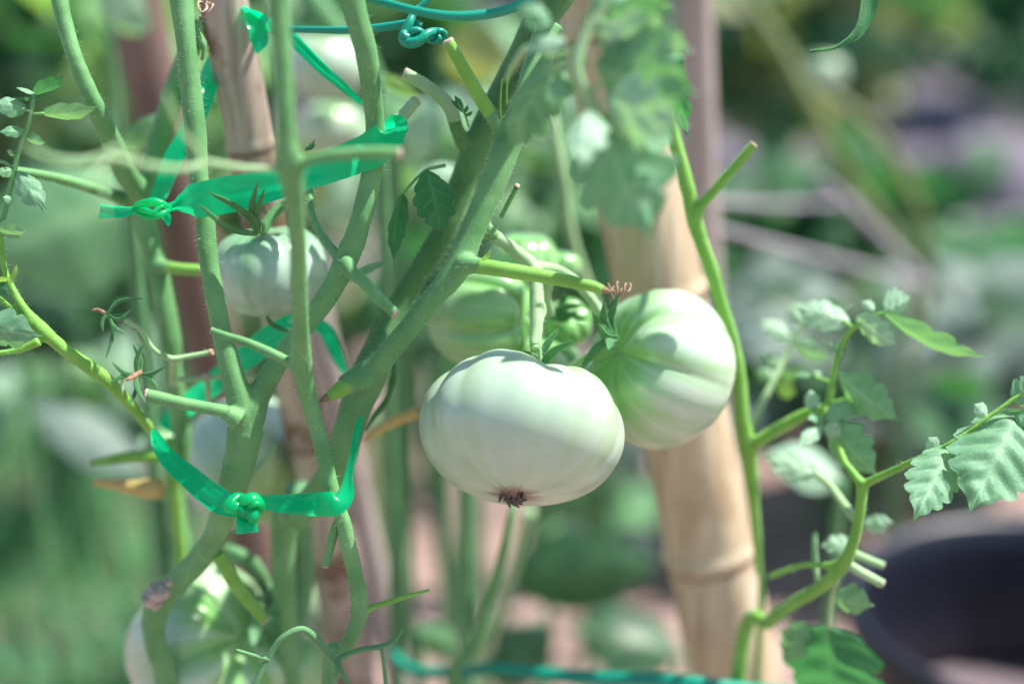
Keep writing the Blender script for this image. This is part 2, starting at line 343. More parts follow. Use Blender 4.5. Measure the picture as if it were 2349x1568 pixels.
def sepal_geo(mb, b, t, wid, bend=0.2, bdir=None, mi=0, n=12):
    """narrow pointed sepal with a channelled section and real thickness"""
    ax = (t - b); L = ax.length; ax.normalize(); view = (CP - b).normalized()
    nn = (view - ax * view.dot(ax)).normalized(); s = ax.cross(nn); bd = bdir if bdir is not None else s
    vs = []; fs = []
    for i in range(n + 1):
        u = i / n; w_ = wid * 0.5 * (0.55 + 0.9 * u) * (1 - u) ** 0.7 * 1.35 if u < 1 else wid * 0.02
        w_ = max(w_, wid * 0.03); c = b + ax * (L * u) + bd * (bend * L * math.sin(math.pi * u) + 0.12 * bend * L * math.sin(u * 6))
        for (a, h) in ((-1, 0.0), (-0.5, -0.28), (0, -0.4), (0.5, -0.28), (1, 0.0), (0.5, 0.12), (0, -0.02), (-0.5, 0.12)):
            vs.append(c + s * (a * w_) + nn * (h * w_))
    for i in range(n):
        for k in range(8): a, c = i * 8 + k, i * 8 + (k + 1) % 8; fs.append((a, c, c + 8, a + 8))
    mb.add(vs, fs, mi)

# ------------------------------------------------------------------ tomatoes
def tomato(x, y, d, wpx, hr, axis, mat, label, ribs, spin=0.0, dimple=0.16, group=None, box=0.82, res=(150, 96), tilt_low=0.0, bdim=0.03, scar=False, name='tomato', pear=0.0, lifts=(), gf=0.9):
    """ribs: list of (angle deg, depth, width rad). axis: right, up, towards viewer of the stalk end"""
    c = P(x, y, d); Rr = wpx * 0.5 * px(d); H = Rr * hr
    z = CV(*axis).normalized(); xax = (CR - z * CR.dot(z)).normalized(); yax = z.cross(xax)
    root = thing(name, c, label, 'tomato', group)
    mb = MB(); st = []; po = []; gr = []; nA, nP = res; sdv = x * 0.013 + y * 0.007
    def surf(a, p):
        sp = math.sin(p); r = Rr * (sp ** box if sp > 0 else 0)
        g = 0.0
        for (ra, dep, wd) in ribs:
            da = (a - R(ra) - spin + math.pi) % (2 * math.pi) - math.pi
            g += dep * (0.6 * math.exp(-abs(da) / wd) + 0.4 * math.exp(-(da / (wd * 2.2)) ** 2))
        pol = p / math.pi; fall = (1 - pol) ** gf * (0.35 + 0.65 * math.sin(min(1, pol * 2.2) * math.pi / 2)) + 0.05
        k = 1 - g * fall
        k *= 1 + 0.035 * noise.noise(Vector((math.cos(a) * 1.1, math.sin(a) * 1.1, pol * 1.6 + sdv)))
        zz = H * math.cos(p) * (1 - 0.55 * g * math.exp(-((pol - 0.22) / 0.18) ** 2))
        zz -= dimple * Rr * math.exp(-(p / 0.48) ** 2)
        for (la, lz, lw) in lifts:
            da = (a - R(la) + math.pi) % (2 * math.pi) - math.pi; zz += lz * Rr * math.exp(-(da / lw) ** 2) * math.exp(-((pol - .24) / .16) ** 2)
        zz += bdim * Rr * math.exp(-((math.pi - p) / 0.3) ** 2)
        r *= k * (1 - pear * (pol - 0.5))
        return c + xax * (r * math.cos(a)) + yax * (r * math.sin(a)) + z * zz, g
    for i in range(nP + 1):
        p = math.pi * i / nP
        for k in range(nA):
            a = 2 * math.pi * k / nA; q, g = surf(a, p); mb.v.append(q)
            st.append((math.cos(a) * 1.6 + sdv, math.sin(a) * 1.6, (p / math.pi) * 0.55)); po.append(p / math.pi); gr.append(min(1, g * 5) * max(0, 1 - p / math.pi * 1.3))
    for i in range(nP):
        for k in range(nA):
            a, b_ = i * nA + k, i * nA + (k + 1) % nA; mb.f.append((a, a + nA, b_ + nA, b_)); mb.m.append(0)
    mb.attrs = {'streak': ('FLOAT_VECTOR', st), 'polar': ('FLOAT', po), 'groove': ('FLOAT', gr)}
    mb.build('fruit_body', mat, root)
    if scar:
        s = MB(); base, _ = surf(0, math.pi); base = c - z * H * 0.965
        for k in range(11):
            a = random.random() * 6.28; dr = (xax * math.cos(a) + yax * math.sin(a))
            sepal_geo(s, base + dr * 0.0012, base + dr * random.uniform(0.003, 0.008) - z * random.uniform(0.0005, 0.005), 0.003, 0.3)
        s.build('blossom_scar', 'dry', root)
    return root, c, z, xax, yax, Rr, H
def calyx_tips(root, cx, cy, d, tips, wpx=14, mat='sepal', bend=0.12, tipmat=None):
    """a star of sepals: each one a part of the fruit"""
    b = P(cx, cy, d)
    for (x, y, dd) in tips:
        mb = MB(); t = P(x, y, dd); sepal_geo(mb, b, t, wpx * px(d), bend * random.choice((-1, 1)) * random.uniform(0.6, 1.3)); mb.build('sepal', mat, root)

# ------------------------------------------------------------------ ribbons and wires
def ribbon(mb, spec, mi=0, nv=8, wr=0.0006, cup=0.0):
    """spec: (x,y,d,wpx,tilt) tilt turns the band about its own length"""
    pts = [P(s[0], s[1], s[2]) for s in spec]; wd = [s[3] * px(s[2]) for s in spec]; tl = [s[4] for s in spec]
    pp, ww = cr_spline(pts, wd, 0.0015); _, tt = cr_spline(pts, tl, 0.0015); vs = []; sdv = random.random() * 30
    for i, p in enumerate(pp):
        a = pp[max(i - 1, 0)]; b = pp[min(i + 1, len(pp) - 1)]; t = (b - a).normalized()
        view = (CP - p).normalized(); s = t.cross(view).normalized(); n = s.cross(t)
        s2 = s * math.cos(R(tt[i])) + n * math.sin(R(tt[i])); n2 = n * math.cos(R(tt[i])) - s * math.sin(R(tt[i]))
        for j in range(nv + 1):
            v = j / nv - 0.5
            wrk = wr * (noise.noise(Vector((i * 0.05, v * 3, sdv))) + 0.5 * noise.noise(Vector((i * 0.16, v * 7, sdv))))
            vs.append(p + s2 * (v * ww[i]) + n2 * (wrk * 2 + cup * ww[i] * (v * v * 4 - 0.5)))
    W = nv + 1; fs = []
    for i in range(len(pp) - 1):
        for j in range(nv): a = i * W + j; fs.append((a, a + 1, a + 1 + W, a + W))
    mb.add(vs, fs, mi)
def knot_geo(mb, x, y, d, rx, ry, thick, turns=1, flat=0.6, mi=0, rz=0.5):
    c = P(x, y, d); u = px(d); n = 90; pts = []
    for i in range(n + 1):
        t = 2 * math.pi * i / n
        a = (math.sin(t) + 2 * math.sin(2 * t)) / 3; b = (math.cos(t) - 2 * math.cos(2 * t)) / 3; e = -math.sin(3 * t)
        pts.append(c + CR * (a * rx * u) + CU * (b * ry * u) - CF * (e * rz * min(rx, ry) * u))
    fr = frames(pts); seg = 10; vs = []; fs = []; sdv = random.random() * 9
    for i, (t, nn, b) in enumerate(fr):
        for k in range(seg):
            a = 2 * math.pi * k / seg
            r = thick * u * (1 + 0.35 * noise.noise(Vector((i * 0.12, math.cos(a), math.sin(a) + sdv))))
            vs.append(pts[i] + nn * math.cos(a) * r + b * math.sin(a) * r * flat)
    for i in range(n):
        for k in range(seg): a, c2 = i * seg + k, i * seg + (k + 1) % seg; fs.append((a, c2, c2 + seg, a + seg))
    mb.add(vs, fs, mi)
def to_ground(x, y, d, r, lean=(0, 0)):
    p = P(x, y, d); return [(Vector((p.x + lean[0] * 0.5, p.y + lean[1] * 0.5, p.z * 0.5)), r), (Vector((p.x + lean[0], p.y + lean[1], -0.01)), r * 1.1)]

# ================================================================== SETTING
# ground: one sheet with undulation, out to the horizon
def ground():
    m = bpy.data.materials.new('soil'); m.use_nodes = True; nt = m.node_tree; b = nt.nodes['Principled BSDF']; L = nt.links.new
    f1 = noise_fac(nt, 3.2, 6, 0.7); f2 = noise_fac(nt, 26, 5, 0.7)
    a = ramp(nt, f1, [(0.30, (0.16, 0.12, 0.12)), (0.47, (0.33, 0.225, 0.19)), (0.62, (0.48, 0.345, 0.30)), (0.8, (0.28, 0.24, 0.26))])
    c = ramp(nt, f2, [(0.3, (0.45, 0.42, 0.45)), (0.6, (1, 1, 1))])
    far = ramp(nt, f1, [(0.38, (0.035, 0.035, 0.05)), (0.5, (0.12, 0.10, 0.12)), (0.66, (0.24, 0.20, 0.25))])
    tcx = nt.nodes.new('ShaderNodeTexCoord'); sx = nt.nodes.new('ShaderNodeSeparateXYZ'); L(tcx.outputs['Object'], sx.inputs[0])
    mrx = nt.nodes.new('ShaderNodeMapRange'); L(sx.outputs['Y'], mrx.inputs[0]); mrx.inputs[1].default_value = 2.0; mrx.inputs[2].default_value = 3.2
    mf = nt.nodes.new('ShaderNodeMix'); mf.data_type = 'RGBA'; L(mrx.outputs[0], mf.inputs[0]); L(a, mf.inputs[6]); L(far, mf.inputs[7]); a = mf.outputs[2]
    mx = nt.nodes.new('ShaderNodeMix'); mx.data_type = 'RGBA'; mx.blend_type = 'MULTIPLY'; mx.inputs[0].default_value = 0.8
    L(a, mx.inputs[6]); L(c, mx.inputs[7]); L(mx.outputs[2], b.inputs['Base Color']); b.inputs['Roughness'].default_value = 0.95
    bn = nt.nodes.new('ShaderNodeBump'); bn.inputs['Distance'].default_value = 0.02; bn.inputs['Strength'].default_value = 0.8; L(f2, bn.inputs['Height']); L(bn.outputs[0], b.inputs['Normal'])
    M['soil'] = m
    mb = MB(); xs = [-60, -20, -8] + [-4 + i * 0.08 for i in range(101)] + [8, 20, 60]; ys = [-30, -8, -2] + [i * 0.08 for i in range(90)] + [9, 14, 25, 60]
    for yy in ys:
        for xx in xs: mb.v.append((xx, yy, 0.02 * noise.noise(Vector((xx * 2.5, yy * 2.5, 0))) + 0.012 * noise.noise(Vector((xx * 9, yy * 9, 3)))))
    W = len(xs)
    for i in range(len(ys) - 1):
        for j in range(W - 1): a = i * W + j; mb.f.append((a, a + 1, a + 1 + W, a + W)); mb.m.append(0)
    tag(mb.build('ground', 'soil'), kind='structure')
ground()
def grass():
    mb = MB(); n = 0
    while n < 26000:
        yy = random.uniform(1.15, 4.5); edge = -0.13 * yy - 0.02 + 0.08 * noise.noise(Vector((0, yy * 3, 0)))
        xx = random.uniform(-0.55 * yy - 0.3, edge)
        if random.random() > 0.75 + 0.7 * noise.noise(Vector((xx * 4, yy * 4, 7))): continue
        h = random.uniform(0.03, 0.10) * (1.2 if noise.noise(Vector((xx * 3, yy * 3, 1))) > 0 else 0.8); a = random.random() * 6.28; wd = random.uniform(0.0015, 0.004)
        s = Vector((math.cos(a), math.sin(a), 0)) * wd; lean = Vector((random.uniform(-1, 1), random.uniform(-1, 1), 0)) * h * 0.6
        p = Vector((xx, yy, 0)); mb.add([p - s, p + s, p + lean * 0.35 + Vector((0, 0, h * 0.6)) + s * 0.7, p + lean * 0.35 + Vector((0, 0, h * 0.6)) - s * 0.7, p + lean + Vector((0, 0, h))], [(0, 1, 2, 3), (3, 2, 4)]); n += 1
    tag(mb.build('grass', 'grass'), 'short green grass growing on the ground at the left', 'grass', kind='stuff')
grass()

# ================================================================== BACKGROUND PLANTS
def rand_leaf(mb, c, L, wd, mi, up=0.3, nu=8, nv=2):
    a = random.random() * 6.28; dr = Vector((math.cos(a), math.sin(a), random.uniform(-0.5, up + 0.3))).normalized()
    leaf_geo(mb, c, c + dr * L, wd, roll=random.uniform(-70, 70), curl=random.uniform(-0.05, 0.25), fold=0.2, lobes=3, nu=nu, nv=nv, bump=0.3, mi=mi, tooth=0.25)
def bush(x, y, d, wpx, hpx, n, Lm, mats, label, cat='plant', name='garden_plant', group='leafy plants growing behind the tomatoes', stems=5, stem_mat='stem_shade'):
    """a plant rooted in the ground below, leaves spread through an uneven volume centred at the picture point"""
    c = P(x, y, d); rx = wpx * 0.5 * px(d); rz = hpx * 0.5 * px(d)
    root = thing(name, Vector((c.x, c.y, 0)), label, cat, group)
    mb = MB(); clumps = [Vector((random.gauss(0, 0.5) * rx, random.gauss(0, 0.35) * rx, random.gauss(0, 0.5) * rz)) for _ in range(max(4, n // 9))]
    for i in range(n):
        k = random.choice(clumps); q = c + k + Vector((random.gauss(0, 1), random.gauss(0, 1), random.gauss(0, 1))) * rx * 0.16
        if q.z < 0.02: q.z = 0.02 + random.random() * 0.05
        L = Lm * random.uniform(0.55, 1.3); rand_leaf(mb, q, L, L * random.uniform(0.4, 0.65), random.randrange(len(mats)))
    mb.build('foliage', mats, root)
    for s in range(stems):
        mb = MB(); k = random.choice(clumps) + c
        tube(mb, [(Vector((c.x + random.uniform(-.04, .04), c.y + random.uniform(-.03, .03), -0.01)), 0.006), ((c + Vector((0, 0, -c.z * 0.5))).lerp(k, 0.4), 0.005), (k, 0.003)], seg=8, step=0.02)
        mb.build('stem', stem_mat, root)
    return root
# (x, y, depth, w, h, leaves, leaf length, materials, label)
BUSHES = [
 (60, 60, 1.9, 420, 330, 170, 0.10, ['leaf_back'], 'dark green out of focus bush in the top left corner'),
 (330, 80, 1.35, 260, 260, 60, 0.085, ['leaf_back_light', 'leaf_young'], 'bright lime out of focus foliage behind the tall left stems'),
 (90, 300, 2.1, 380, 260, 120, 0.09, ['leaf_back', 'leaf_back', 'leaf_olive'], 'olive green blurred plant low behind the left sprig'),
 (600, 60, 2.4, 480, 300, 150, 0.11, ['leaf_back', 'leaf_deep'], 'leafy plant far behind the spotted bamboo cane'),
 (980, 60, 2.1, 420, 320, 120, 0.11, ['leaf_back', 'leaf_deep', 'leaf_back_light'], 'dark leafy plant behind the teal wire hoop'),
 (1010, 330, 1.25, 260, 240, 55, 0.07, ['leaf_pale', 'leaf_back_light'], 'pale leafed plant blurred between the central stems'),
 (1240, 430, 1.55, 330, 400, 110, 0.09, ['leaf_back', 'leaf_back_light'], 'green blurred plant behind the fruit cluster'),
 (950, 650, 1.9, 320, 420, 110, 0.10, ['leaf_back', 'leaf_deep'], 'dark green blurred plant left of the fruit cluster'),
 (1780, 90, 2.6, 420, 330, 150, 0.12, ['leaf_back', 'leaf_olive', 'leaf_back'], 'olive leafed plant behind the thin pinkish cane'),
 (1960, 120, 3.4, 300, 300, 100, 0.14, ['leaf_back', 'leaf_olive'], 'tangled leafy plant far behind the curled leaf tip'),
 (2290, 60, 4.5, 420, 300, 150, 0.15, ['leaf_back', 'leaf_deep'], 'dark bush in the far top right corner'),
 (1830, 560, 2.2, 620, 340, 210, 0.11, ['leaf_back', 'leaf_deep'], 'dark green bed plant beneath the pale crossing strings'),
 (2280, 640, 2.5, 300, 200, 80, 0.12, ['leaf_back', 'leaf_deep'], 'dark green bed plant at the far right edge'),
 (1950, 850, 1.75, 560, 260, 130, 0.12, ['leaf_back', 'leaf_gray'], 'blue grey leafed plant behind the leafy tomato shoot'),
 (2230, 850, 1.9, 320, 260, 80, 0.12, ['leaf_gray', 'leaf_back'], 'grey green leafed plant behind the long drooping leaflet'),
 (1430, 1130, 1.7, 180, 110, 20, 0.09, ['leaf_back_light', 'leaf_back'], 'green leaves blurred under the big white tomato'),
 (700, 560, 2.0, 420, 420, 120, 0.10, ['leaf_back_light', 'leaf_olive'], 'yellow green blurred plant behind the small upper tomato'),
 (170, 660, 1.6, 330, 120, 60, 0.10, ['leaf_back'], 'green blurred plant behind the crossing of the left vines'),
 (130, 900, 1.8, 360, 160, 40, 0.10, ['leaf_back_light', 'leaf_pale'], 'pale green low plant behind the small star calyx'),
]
for b in BUSHES: bush(*b)
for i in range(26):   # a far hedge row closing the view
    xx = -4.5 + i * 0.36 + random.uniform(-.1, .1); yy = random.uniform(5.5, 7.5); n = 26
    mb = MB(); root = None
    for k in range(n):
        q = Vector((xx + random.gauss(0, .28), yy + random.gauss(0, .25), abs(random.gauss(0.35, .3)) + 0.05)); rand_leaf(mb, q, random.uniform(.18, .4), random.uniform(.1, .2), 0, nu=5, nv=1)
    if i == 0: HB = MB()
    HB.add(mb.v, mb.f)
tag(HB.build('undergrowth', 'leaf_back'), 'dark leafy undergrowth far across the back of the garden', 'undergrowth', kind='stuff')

def big_leaf(x1, y1, x2, y2, d, wpx, mat, label, roll=15, group='broad blurred leaves on low plants', name='leafy_seedling', sag=0.1):
    """a low plant of which one broad leaf shows: stalk to the ground + blade"""
    b = P(x1, y1, d); root = thing(name, Vector((b.x, b.y, 0)), label, 'plant', group)
    mb = MB(); leaf_geo(mb, b, P(x2, y2, d), wpx * px(d), roll=roll, lobes=3, tooth=0.12, curl=sag, nu=18, nv=5); mb.build('leaf_blade', mat, root)
    mb = MB(); tube(mb, [(Vector((b.x, b.y + 0.02, -0.01)), 0.005), (b + Vector((0, 0.01, -b.z * 0.4)), 0.004), (b, 0.003)], seg=8, step=0.02); mb.build('stalk', 'stem_shade', root)
BL = [
 (330, 450, -60, 600, 1.05, 250, 'leaf_back_light', 'long pale green blurred leaf under the left sprig', 20),
 (330, 1080, 60, 930, 1.25, 110, 'leaf_gray', 'pale blurred leaf left of the forked vine', 30),
 (10, 560, 260, 500, 1.2, 90, 'leaf_young', 'light green blurred leaf crossing behind the left sprig', 10),
 (1560, 1500, 1290, 1440, 1.12, 150, 'leaf_back', 'dark leaf half hidden by the foot of the fat bamboo pole', 25),
 (1350, 1230, 1230, 1240, 1.25, 70, 'leaf_back_light', 'small mid green leaf right under the white tomato', 30),
 (1160, 1330, 1520, 1290, 1.1, 150, 'leaf_back', 'broad dark green leaf low left of the fat bamboo pole', 20),
 (1240, 1560, 1130, 1440, 1.05, 150, 'leaf_back', 'very dark green leaf just above the lower teal wire', 10),
 (1260, 1230, 1360, 1270, 1.2, 80, 'leaf_gray', 'pale grey green leaf beneath the right side of the white tomato', 30),
 (1420, 1290, 1520, 1250, 1.2, 100, 'leaf_gray', 'grey green leaf touching the fat bamboo pole in the picture', 30),
 (1400, 1010, 1470, 1110, 1.3, 90, 'leaf_gray', 'grey leaf between white tomato and bamboo pole', 20),
 (1930, 1100, 1745, 1040, 0.86, 95, 'leaf_pale', 'pale blurred leaf right of the fat bamboo pole', 35),
 (2080, 860, 2290, 760, 1.25, 70, 'leaf_gray', 'grey leaf behind the drooping lime leaflet', 40),
 (910, 310, 1010, 340, 0.9, 110, 'leaf_pale', 'pale blurred leaf behind the pruned stubs', 20),
 (1060, 390, 930, 440, 0.78, 55, 'leaf_pale', 'narrow pale leaf left of the thick diagonal stem', 25),
 (1010, 130, 1190, 130, 1.1, 110, 'leaf_olive', 'wide lime leaf blurred under the teal hoop', 25),
 (870, 175, 975, 225, 0.75, 30, 'leaf_young', 'bright lime leaf strip behind the pruned stubs', 10),
 (960, 1440, 1060, 1500, 0.95, 60, 'leaf_back_light', 'small green leaf low between the thin stems', 20),
 (250, 60, 330, -20, 0.9, 110, 'leaf_pale', 'pale blurred leaf at the top between the tall stems', 20),
 (285, 350, 370, 250, 0.72, 60, 'leaf', 'grey green leaf arching between the left vines', 45),
]
for b in BL: big_leaf(*b)

def cane(spec_top, spec_bot, w1, w2, mat, label, nodes, name='bamboo_pole', cat='bamboo pole', ext=0.35, ring=1.10, group=None):
    """straight cane from beyond the top of the picture down into the ground; nodes: y pixels of joints"""
    a = P(*spec_top); b = P(*spec_bot); dr = (b - a); L0 = dr.length; dr.normalize(); r1 = w1 * 0.5 * px(spec_top[2]); r2 = w2 * 0.5 * px(spec_bot[2])
    start = a - dr * ext; k = b.z / max(0.05, -dr.z); end = b + dr * (k + 0.05); Lt = (end - start).length
    def tpar(y): return ext + L0 * ((y - spec_top[1]) / (spec_bot[1] - spec_top[1])) if not isinstance(y, tuple) else y[0]
    nd = [tpar(y) for y in nodes]
    root = thing(name, Vector((end.x, end.y, 0)), label, cat, group)
    mb = MB(); seg = 40; n = int(Lt / 0.0025); t, nn, bb = frames([start, end])[0]; at = []; fs = []; s0 = random.random() * 9
    for i in range(n + 1):
        s = Lt * i / n; r = r1 + (r2 - r1) * min(1, max(0, (s - ext) / L0)); g = 0
        for q in nd:
            e = (s - q) / r1; r *= 1 + (ring - 1) * math.exp(-(e / 0.16) ** 2) - 0.10 * (ring - 1) * 5 * math.exp(-((e - 0.28) / 0.10) ** 2) * 0.5; g = max(g, math.exp(-((e - 0.22) / 0.09) ** 2))
        bow = nn * 0.0012 * math.sin(s * 5 + s0)
        for k2 in range(seg):
            an = 6.28318 * k2 / seg; rr = r * (1 + 0.015 * noise.noise(Vector((math.cos(an) * 2, math.sin(an) * 2, s * 6 + s0))))
            mb.v.append(start + dr * s + bow + (nn * math.cos(an) + bb * math.sin(an)) * rr); at.append(g)
    for i in range(n):
        for k2 in range(seg): p, q = i * seg + k2, i * seg + (k2 + 1) % seg; mb.f.append((p, q, q + seg, p + seg)); mb.m.append(0)
    mb.attrs = {'node_ring': ('FLOAT', at)}; mb.build('culm', mat, root); return root
cane((1395, 100, 0.715), (1688, 1568, 0.83), 205, 205, 'bamboo', 'fat smooth tan bamboo pole leaning behind the two largest white tomatoes', [620, 1222, 60])
cane((517, 0, 0.655), (812, 1568, 0.80), 112, 95, 'bamboo_old', 'weathered spotted bamboo cane behind the top of the left stems', [282, 930, 1400], ring=1.08)
cane((1597, 0, 0.92), (1628, 900, 1.02), 80, 74, 'pinkwood', 'thin pinkish grey cane right of the fat bamboo pole', [-100], name='garden_cane', cat='cane', ring=1.0)
cane((745, 800, 0.90), (912, 1568, 1.02), 60, 62, 'pinkwood', 'slim pinkish cane slanting behind the lower middle stems', [1120], name='garden_cane', cat='cane', ring=1.06, ext=0.05)
cane((310, 0, 1.05), (540, 1060, 1.20), 130, 120, 'redwood', 'blurred reddish brown stake behind the forked vine', [2000], name='wooden_stake', cat='stake', ring=1.0)
# tall plain stems blurred further back
def far_stem(pts, mat, label, name='tall_plant', group='blurred stems of plants further back'):
    p, r = path(pts); root = thing(name, Vector((p[-1].x, p[-1].y, 0)), label, 'plant', group)
    mb = MB(); tube(mb, pts + to_ground(*pts[-1][:3], r[-1]), seg=10, step=0.008); mb.build('stalk', mat, root)
far_stem([(868, 960, .95, 52), (890, 1200, 1.0, 55), (915, 1420, 1.05, 58), (940, 1568, 1.08, 55)], 'stem_pale', 'wide pale green blurred stem below the large diagonal stem')
far_stem([(1178, 1150, .74, 14), (1160, 1245, .745, 24), (1122, 1380, .76, 25), (1085, 1500, .77, 26), (1030, 1600, .78, 28)], 'stem_green', 'slender green stem curving below the white tomato')
far_stem([(1215, 1170, .86, 30), (1180, 1300, .88, 26), (1130, 1440, .9, 24), (1080, 1600, .92, 24)], 'stem_pale', 'pale stem just right of the slender curved stem')
far_stem([(1690, -30, 1.5, 40), (1800, 130, 1.5, 40), (1870, 260, 1.5, 36), (1960, 420, 1.52, 32), (2090, 640, 1.56, 28)], 'leaf_olive', 'long olive blurred stem slanting across the upper right')
far_stem([(1840, 180, 1.6, 34), (2000, 300, 1.6, 34), (2080, 420, 1.62, 30), (2130, 600, 1.65, 26)], 'leaf_olive', 'short pale olive blurred stem beside the slanting one')
far_stem([(700, -20, .95, 60), (760, 60, .95, 60), (850, 170, .96, 50), (900, 420, .98, 40)], 'stem_shade', 'dark green blurred stem behind the top wire')
far_stem([(1262, 250, .80, 26), (1290, 400, .80, 28), (1315, 560, .81, 26), (1400, 780, .83, 24), (1520, 1000, .86, 22), (1600, 1250, .92, 22)], 'stem_pale', 'pale vertical stem left of the fat bamboo pole')
far_stem([(690, 1120, .70, 70), (686, 1220, .71, 62), (690, 1330, .72, 60), (672, 1430, .73, 62), (640, 1568, .75, 60)], 'stem_shade', 'thick shaded stem descending behind the lower tape')
far_stem([(520, 1260, .72, 32), (580, 1290, .72, 34), (610, 1350, .73, 32), (640, 1430, .74, 30)], 'stem_shade', 'short arched shaded stem above the lowest tomatoes')
def stringline(pts, label):
    p, r = path(pts); root = thing('string', p[0], label, 'string', 'pale strings stretched at the right')
    mb = MB(); tube(mb, pts, seg=8, step=0.01); mb.build('cord', 'string', root)
stringline([(1610, 460, 1.0, 16), (1780, 470, 1.25, 15), (1960, 462, 1.5, 15)], 'upper pale string running level from the thin cane')
stringline([(1610, 515, 1.0, 18), (1850, 580, 1.2, 18), (2120, 650, 1.4, 18)], 'lower pale string sloping down to the right from the thin cane')
stringline([(1880, 410, 1.35, 22), (2000, 520, 1.38, 22), (2125, 655, 1.4, 24)], 'short pale string slanting down to meet the lower string')

# black plastic pot
def pot():
    d = 1.15; c = P(2450, 1400, d); r = 490 * px(d)
    root = thing('plant_pot', Vector((c.x, c.y, 0)), 'large round black plastic pot at the lower right', 'plant pot'); z = c.z
    def lathe(prof, name, mat):
        mb = MB(); seg = 72
        for (rr, zz) in prof:
            for k in range(seg): a = 6.28318 * k / seg; mb.v.append((c.x + rr * math.cos(a), c.y + rr * math.sin(a), zz))
        for i in range(len(prof) - 1):
            for k in range(seg): p, q = i * seg + k, i * seg + (k + 1) % seg; mb.f.append((p, q, q + seg, p + seg)); mb.m.append(0)
        mb.build(name, mat, root)
    lathe([(r * 0.78, 0.0), (r * 0.80, 0.02), (r * 0.96, z - 0.03)], 'wall', 'pot')
    lathe([(r * 0.96, z - 0.03), (r * 1.0, z - 0.028), (r * 1.03, z - 0.012), (r * 1.02, z), (r * 0.985, z + 0.004), (r * 0.95, z - 0.004), (r * 0.93, z - 0.03), (r * 0.86, z * 0.45)], 'rim', 'pot')
    lathe([(r * 0.90, z * 0.42), (r * 0.6, z * 0.44), (r * 0.2, z * 0.43), (0.001, z * 0.44)], 'potting_soil', 'potsoil')
pot()
for i, (x, y, s, lb) in enumerate([(2180, 300, .16, 'grey lavender stone in the distance at upper right'), (2100, 400, .12, 'smaller grey stone just left of the large distant stone'), (2290, 440, .2, 'broad pale grey stone near the right edge'), (2330, 200, .2, 'grey stone near the top right edge'), (180, 740, .10, 'grey stone behind the left vine'), (110, 870, .09, 'pale stone near the left edge beside the grass'), (1740, 400, .12, 'grey lavender stone right of the thin cane')]):
    d = ground_depth(y) * 0.98; p = P(x, y, d); root = thing('stone', Vector((p.x, p.y, 0)), lb, 'stone', 'grey stones lying on the soil'); mb = MB()
    for a in range(13):
        for k in range(20):
            th = math.pi * a / 12; ph = 6.2832 * k / 20; v = Vector((math.sin(th) * math.cos(ph), math.sin(th) * math.sin(ph), math.cos(th) * 0.55)); v *= s * (1 + 0.35 * noise.noise(v * 1.7 + Vector((i * 3, 0, 0)))); mb.v.append(Vector((p.x, p.y, s * 0.25)) + v)
    for a in range(12):
        for k in range(20): q, r_ = a * 20 + k, a * 20 + (k + 1) % 20; mb.f.append((q, q + 20, r_ + 20, r_)); mb.m.append(0)
    mb.build('boulder', 'stone', root)

# ================================================================== VINES
def vine(label, x, y, d, name='tomato_vine'):
    p = P(x, y, d); return thing(name, Vector((p.x, p.y, 0)), label, 'tomato vine', 'tomato vines tied with green tape')
HD = 3.2
# --- forked vine (trunk, two forks)
V1 = vine('stout hairy vine forking into two upright stems above the lower green tape', 375, 1568, .68)
C_ = [(414, -60, .60, 56), (416, 0, .60, 55), (427, 100, .60, 47), (437, 200, .602, 50), (448, 300, .603, 50), (455, 400, .604, 46), (470, 500, .605, 46), (474, 560, .605, 45), (488, 655, .606, 45), (507, 755, .607, 47), (531, 850, .608, 52), (550, 915, .61, 62), (560, 960, .612, 72), (563, 990, .614, 78)]
D_ = [(806, -60, .572, 52), (811, 0, .574, 52), (824, 60, .577, 52), (838, 110, .58, 53), (851, 200, .588, 48), (860, 290, .596, 45), (853, 400, .60, 49), (826, 510, .60, 51), (797, 590, .602, 56), (755, 672, .604, 51), (705, 740, .607, 49), (645, 820, .61, 48), (600, 893, .612, 55), (575, 945, .613, 74), (563, 990, .614, 78)]
T_ = [(563, 985, .614, 84), (553, 1042, .617, 76), (545, 1080, .62, 73), (530, 1130, .625, 68), (512, 1180, .632, 60), (486, 1243, .642, 55), (440, 1300, .652, 56), (388, 1352, .66, 63), (357, 1405, .668, 60), (352, 1450, .672, 52), (366, 1510, .678, 50), (385, 1600, .69, 52)] + to_ground(395, 1600, .69, .009)
FL1 = [(545, 962, .606, 54), (518, 945, .603, 34), (490, 939, .60, 27)]
FL2 = [(792, 600, .598, 46), (808, 626, .594, 32), (822, 640, .592, 27)]
FL3 = [(862, 335, .604, 34), (885, 308, .612, 28)]
fused_stem(V1, [C_, D_, T_, FL1, FL2, FL3], 'stem_green', hairs=HD, hlen=.0026, voxel=.0007)
stub(V1, [(520, 944, .603, 31), (490, 938, .60, 29), (416, 924, .598, 29), (372, 914, .597, 30), (334, 906, .596, 31)], hairs=1.2, hlen=.0012, label='pruned side shoot pointing left under the star calyx')
stub(V1, [(806, 624, .595, 31), (833, 645, .59, 27), (866, 680, .588, 27), (908, 720, .586, 24)], hairs=1.6, label='pruned side shoot pointing down to the right', hlen=.0014)
stub(V1, [(884, 309, .612, 27), (920, 270, .618, 29), (954, 232, .622, 26)], 'stem_pale', hairs=2, label='pale pruned side shoot above the wrapped tape')
stub(V1, [(500, 1270, .645, 34), (545, 1345, .65, 34), (585, 1395, .655, 28), (608, 1422, .657, 24)], 'stem_lime', label='lime pruned side shoot low above the striped tomato')
mb = MB()
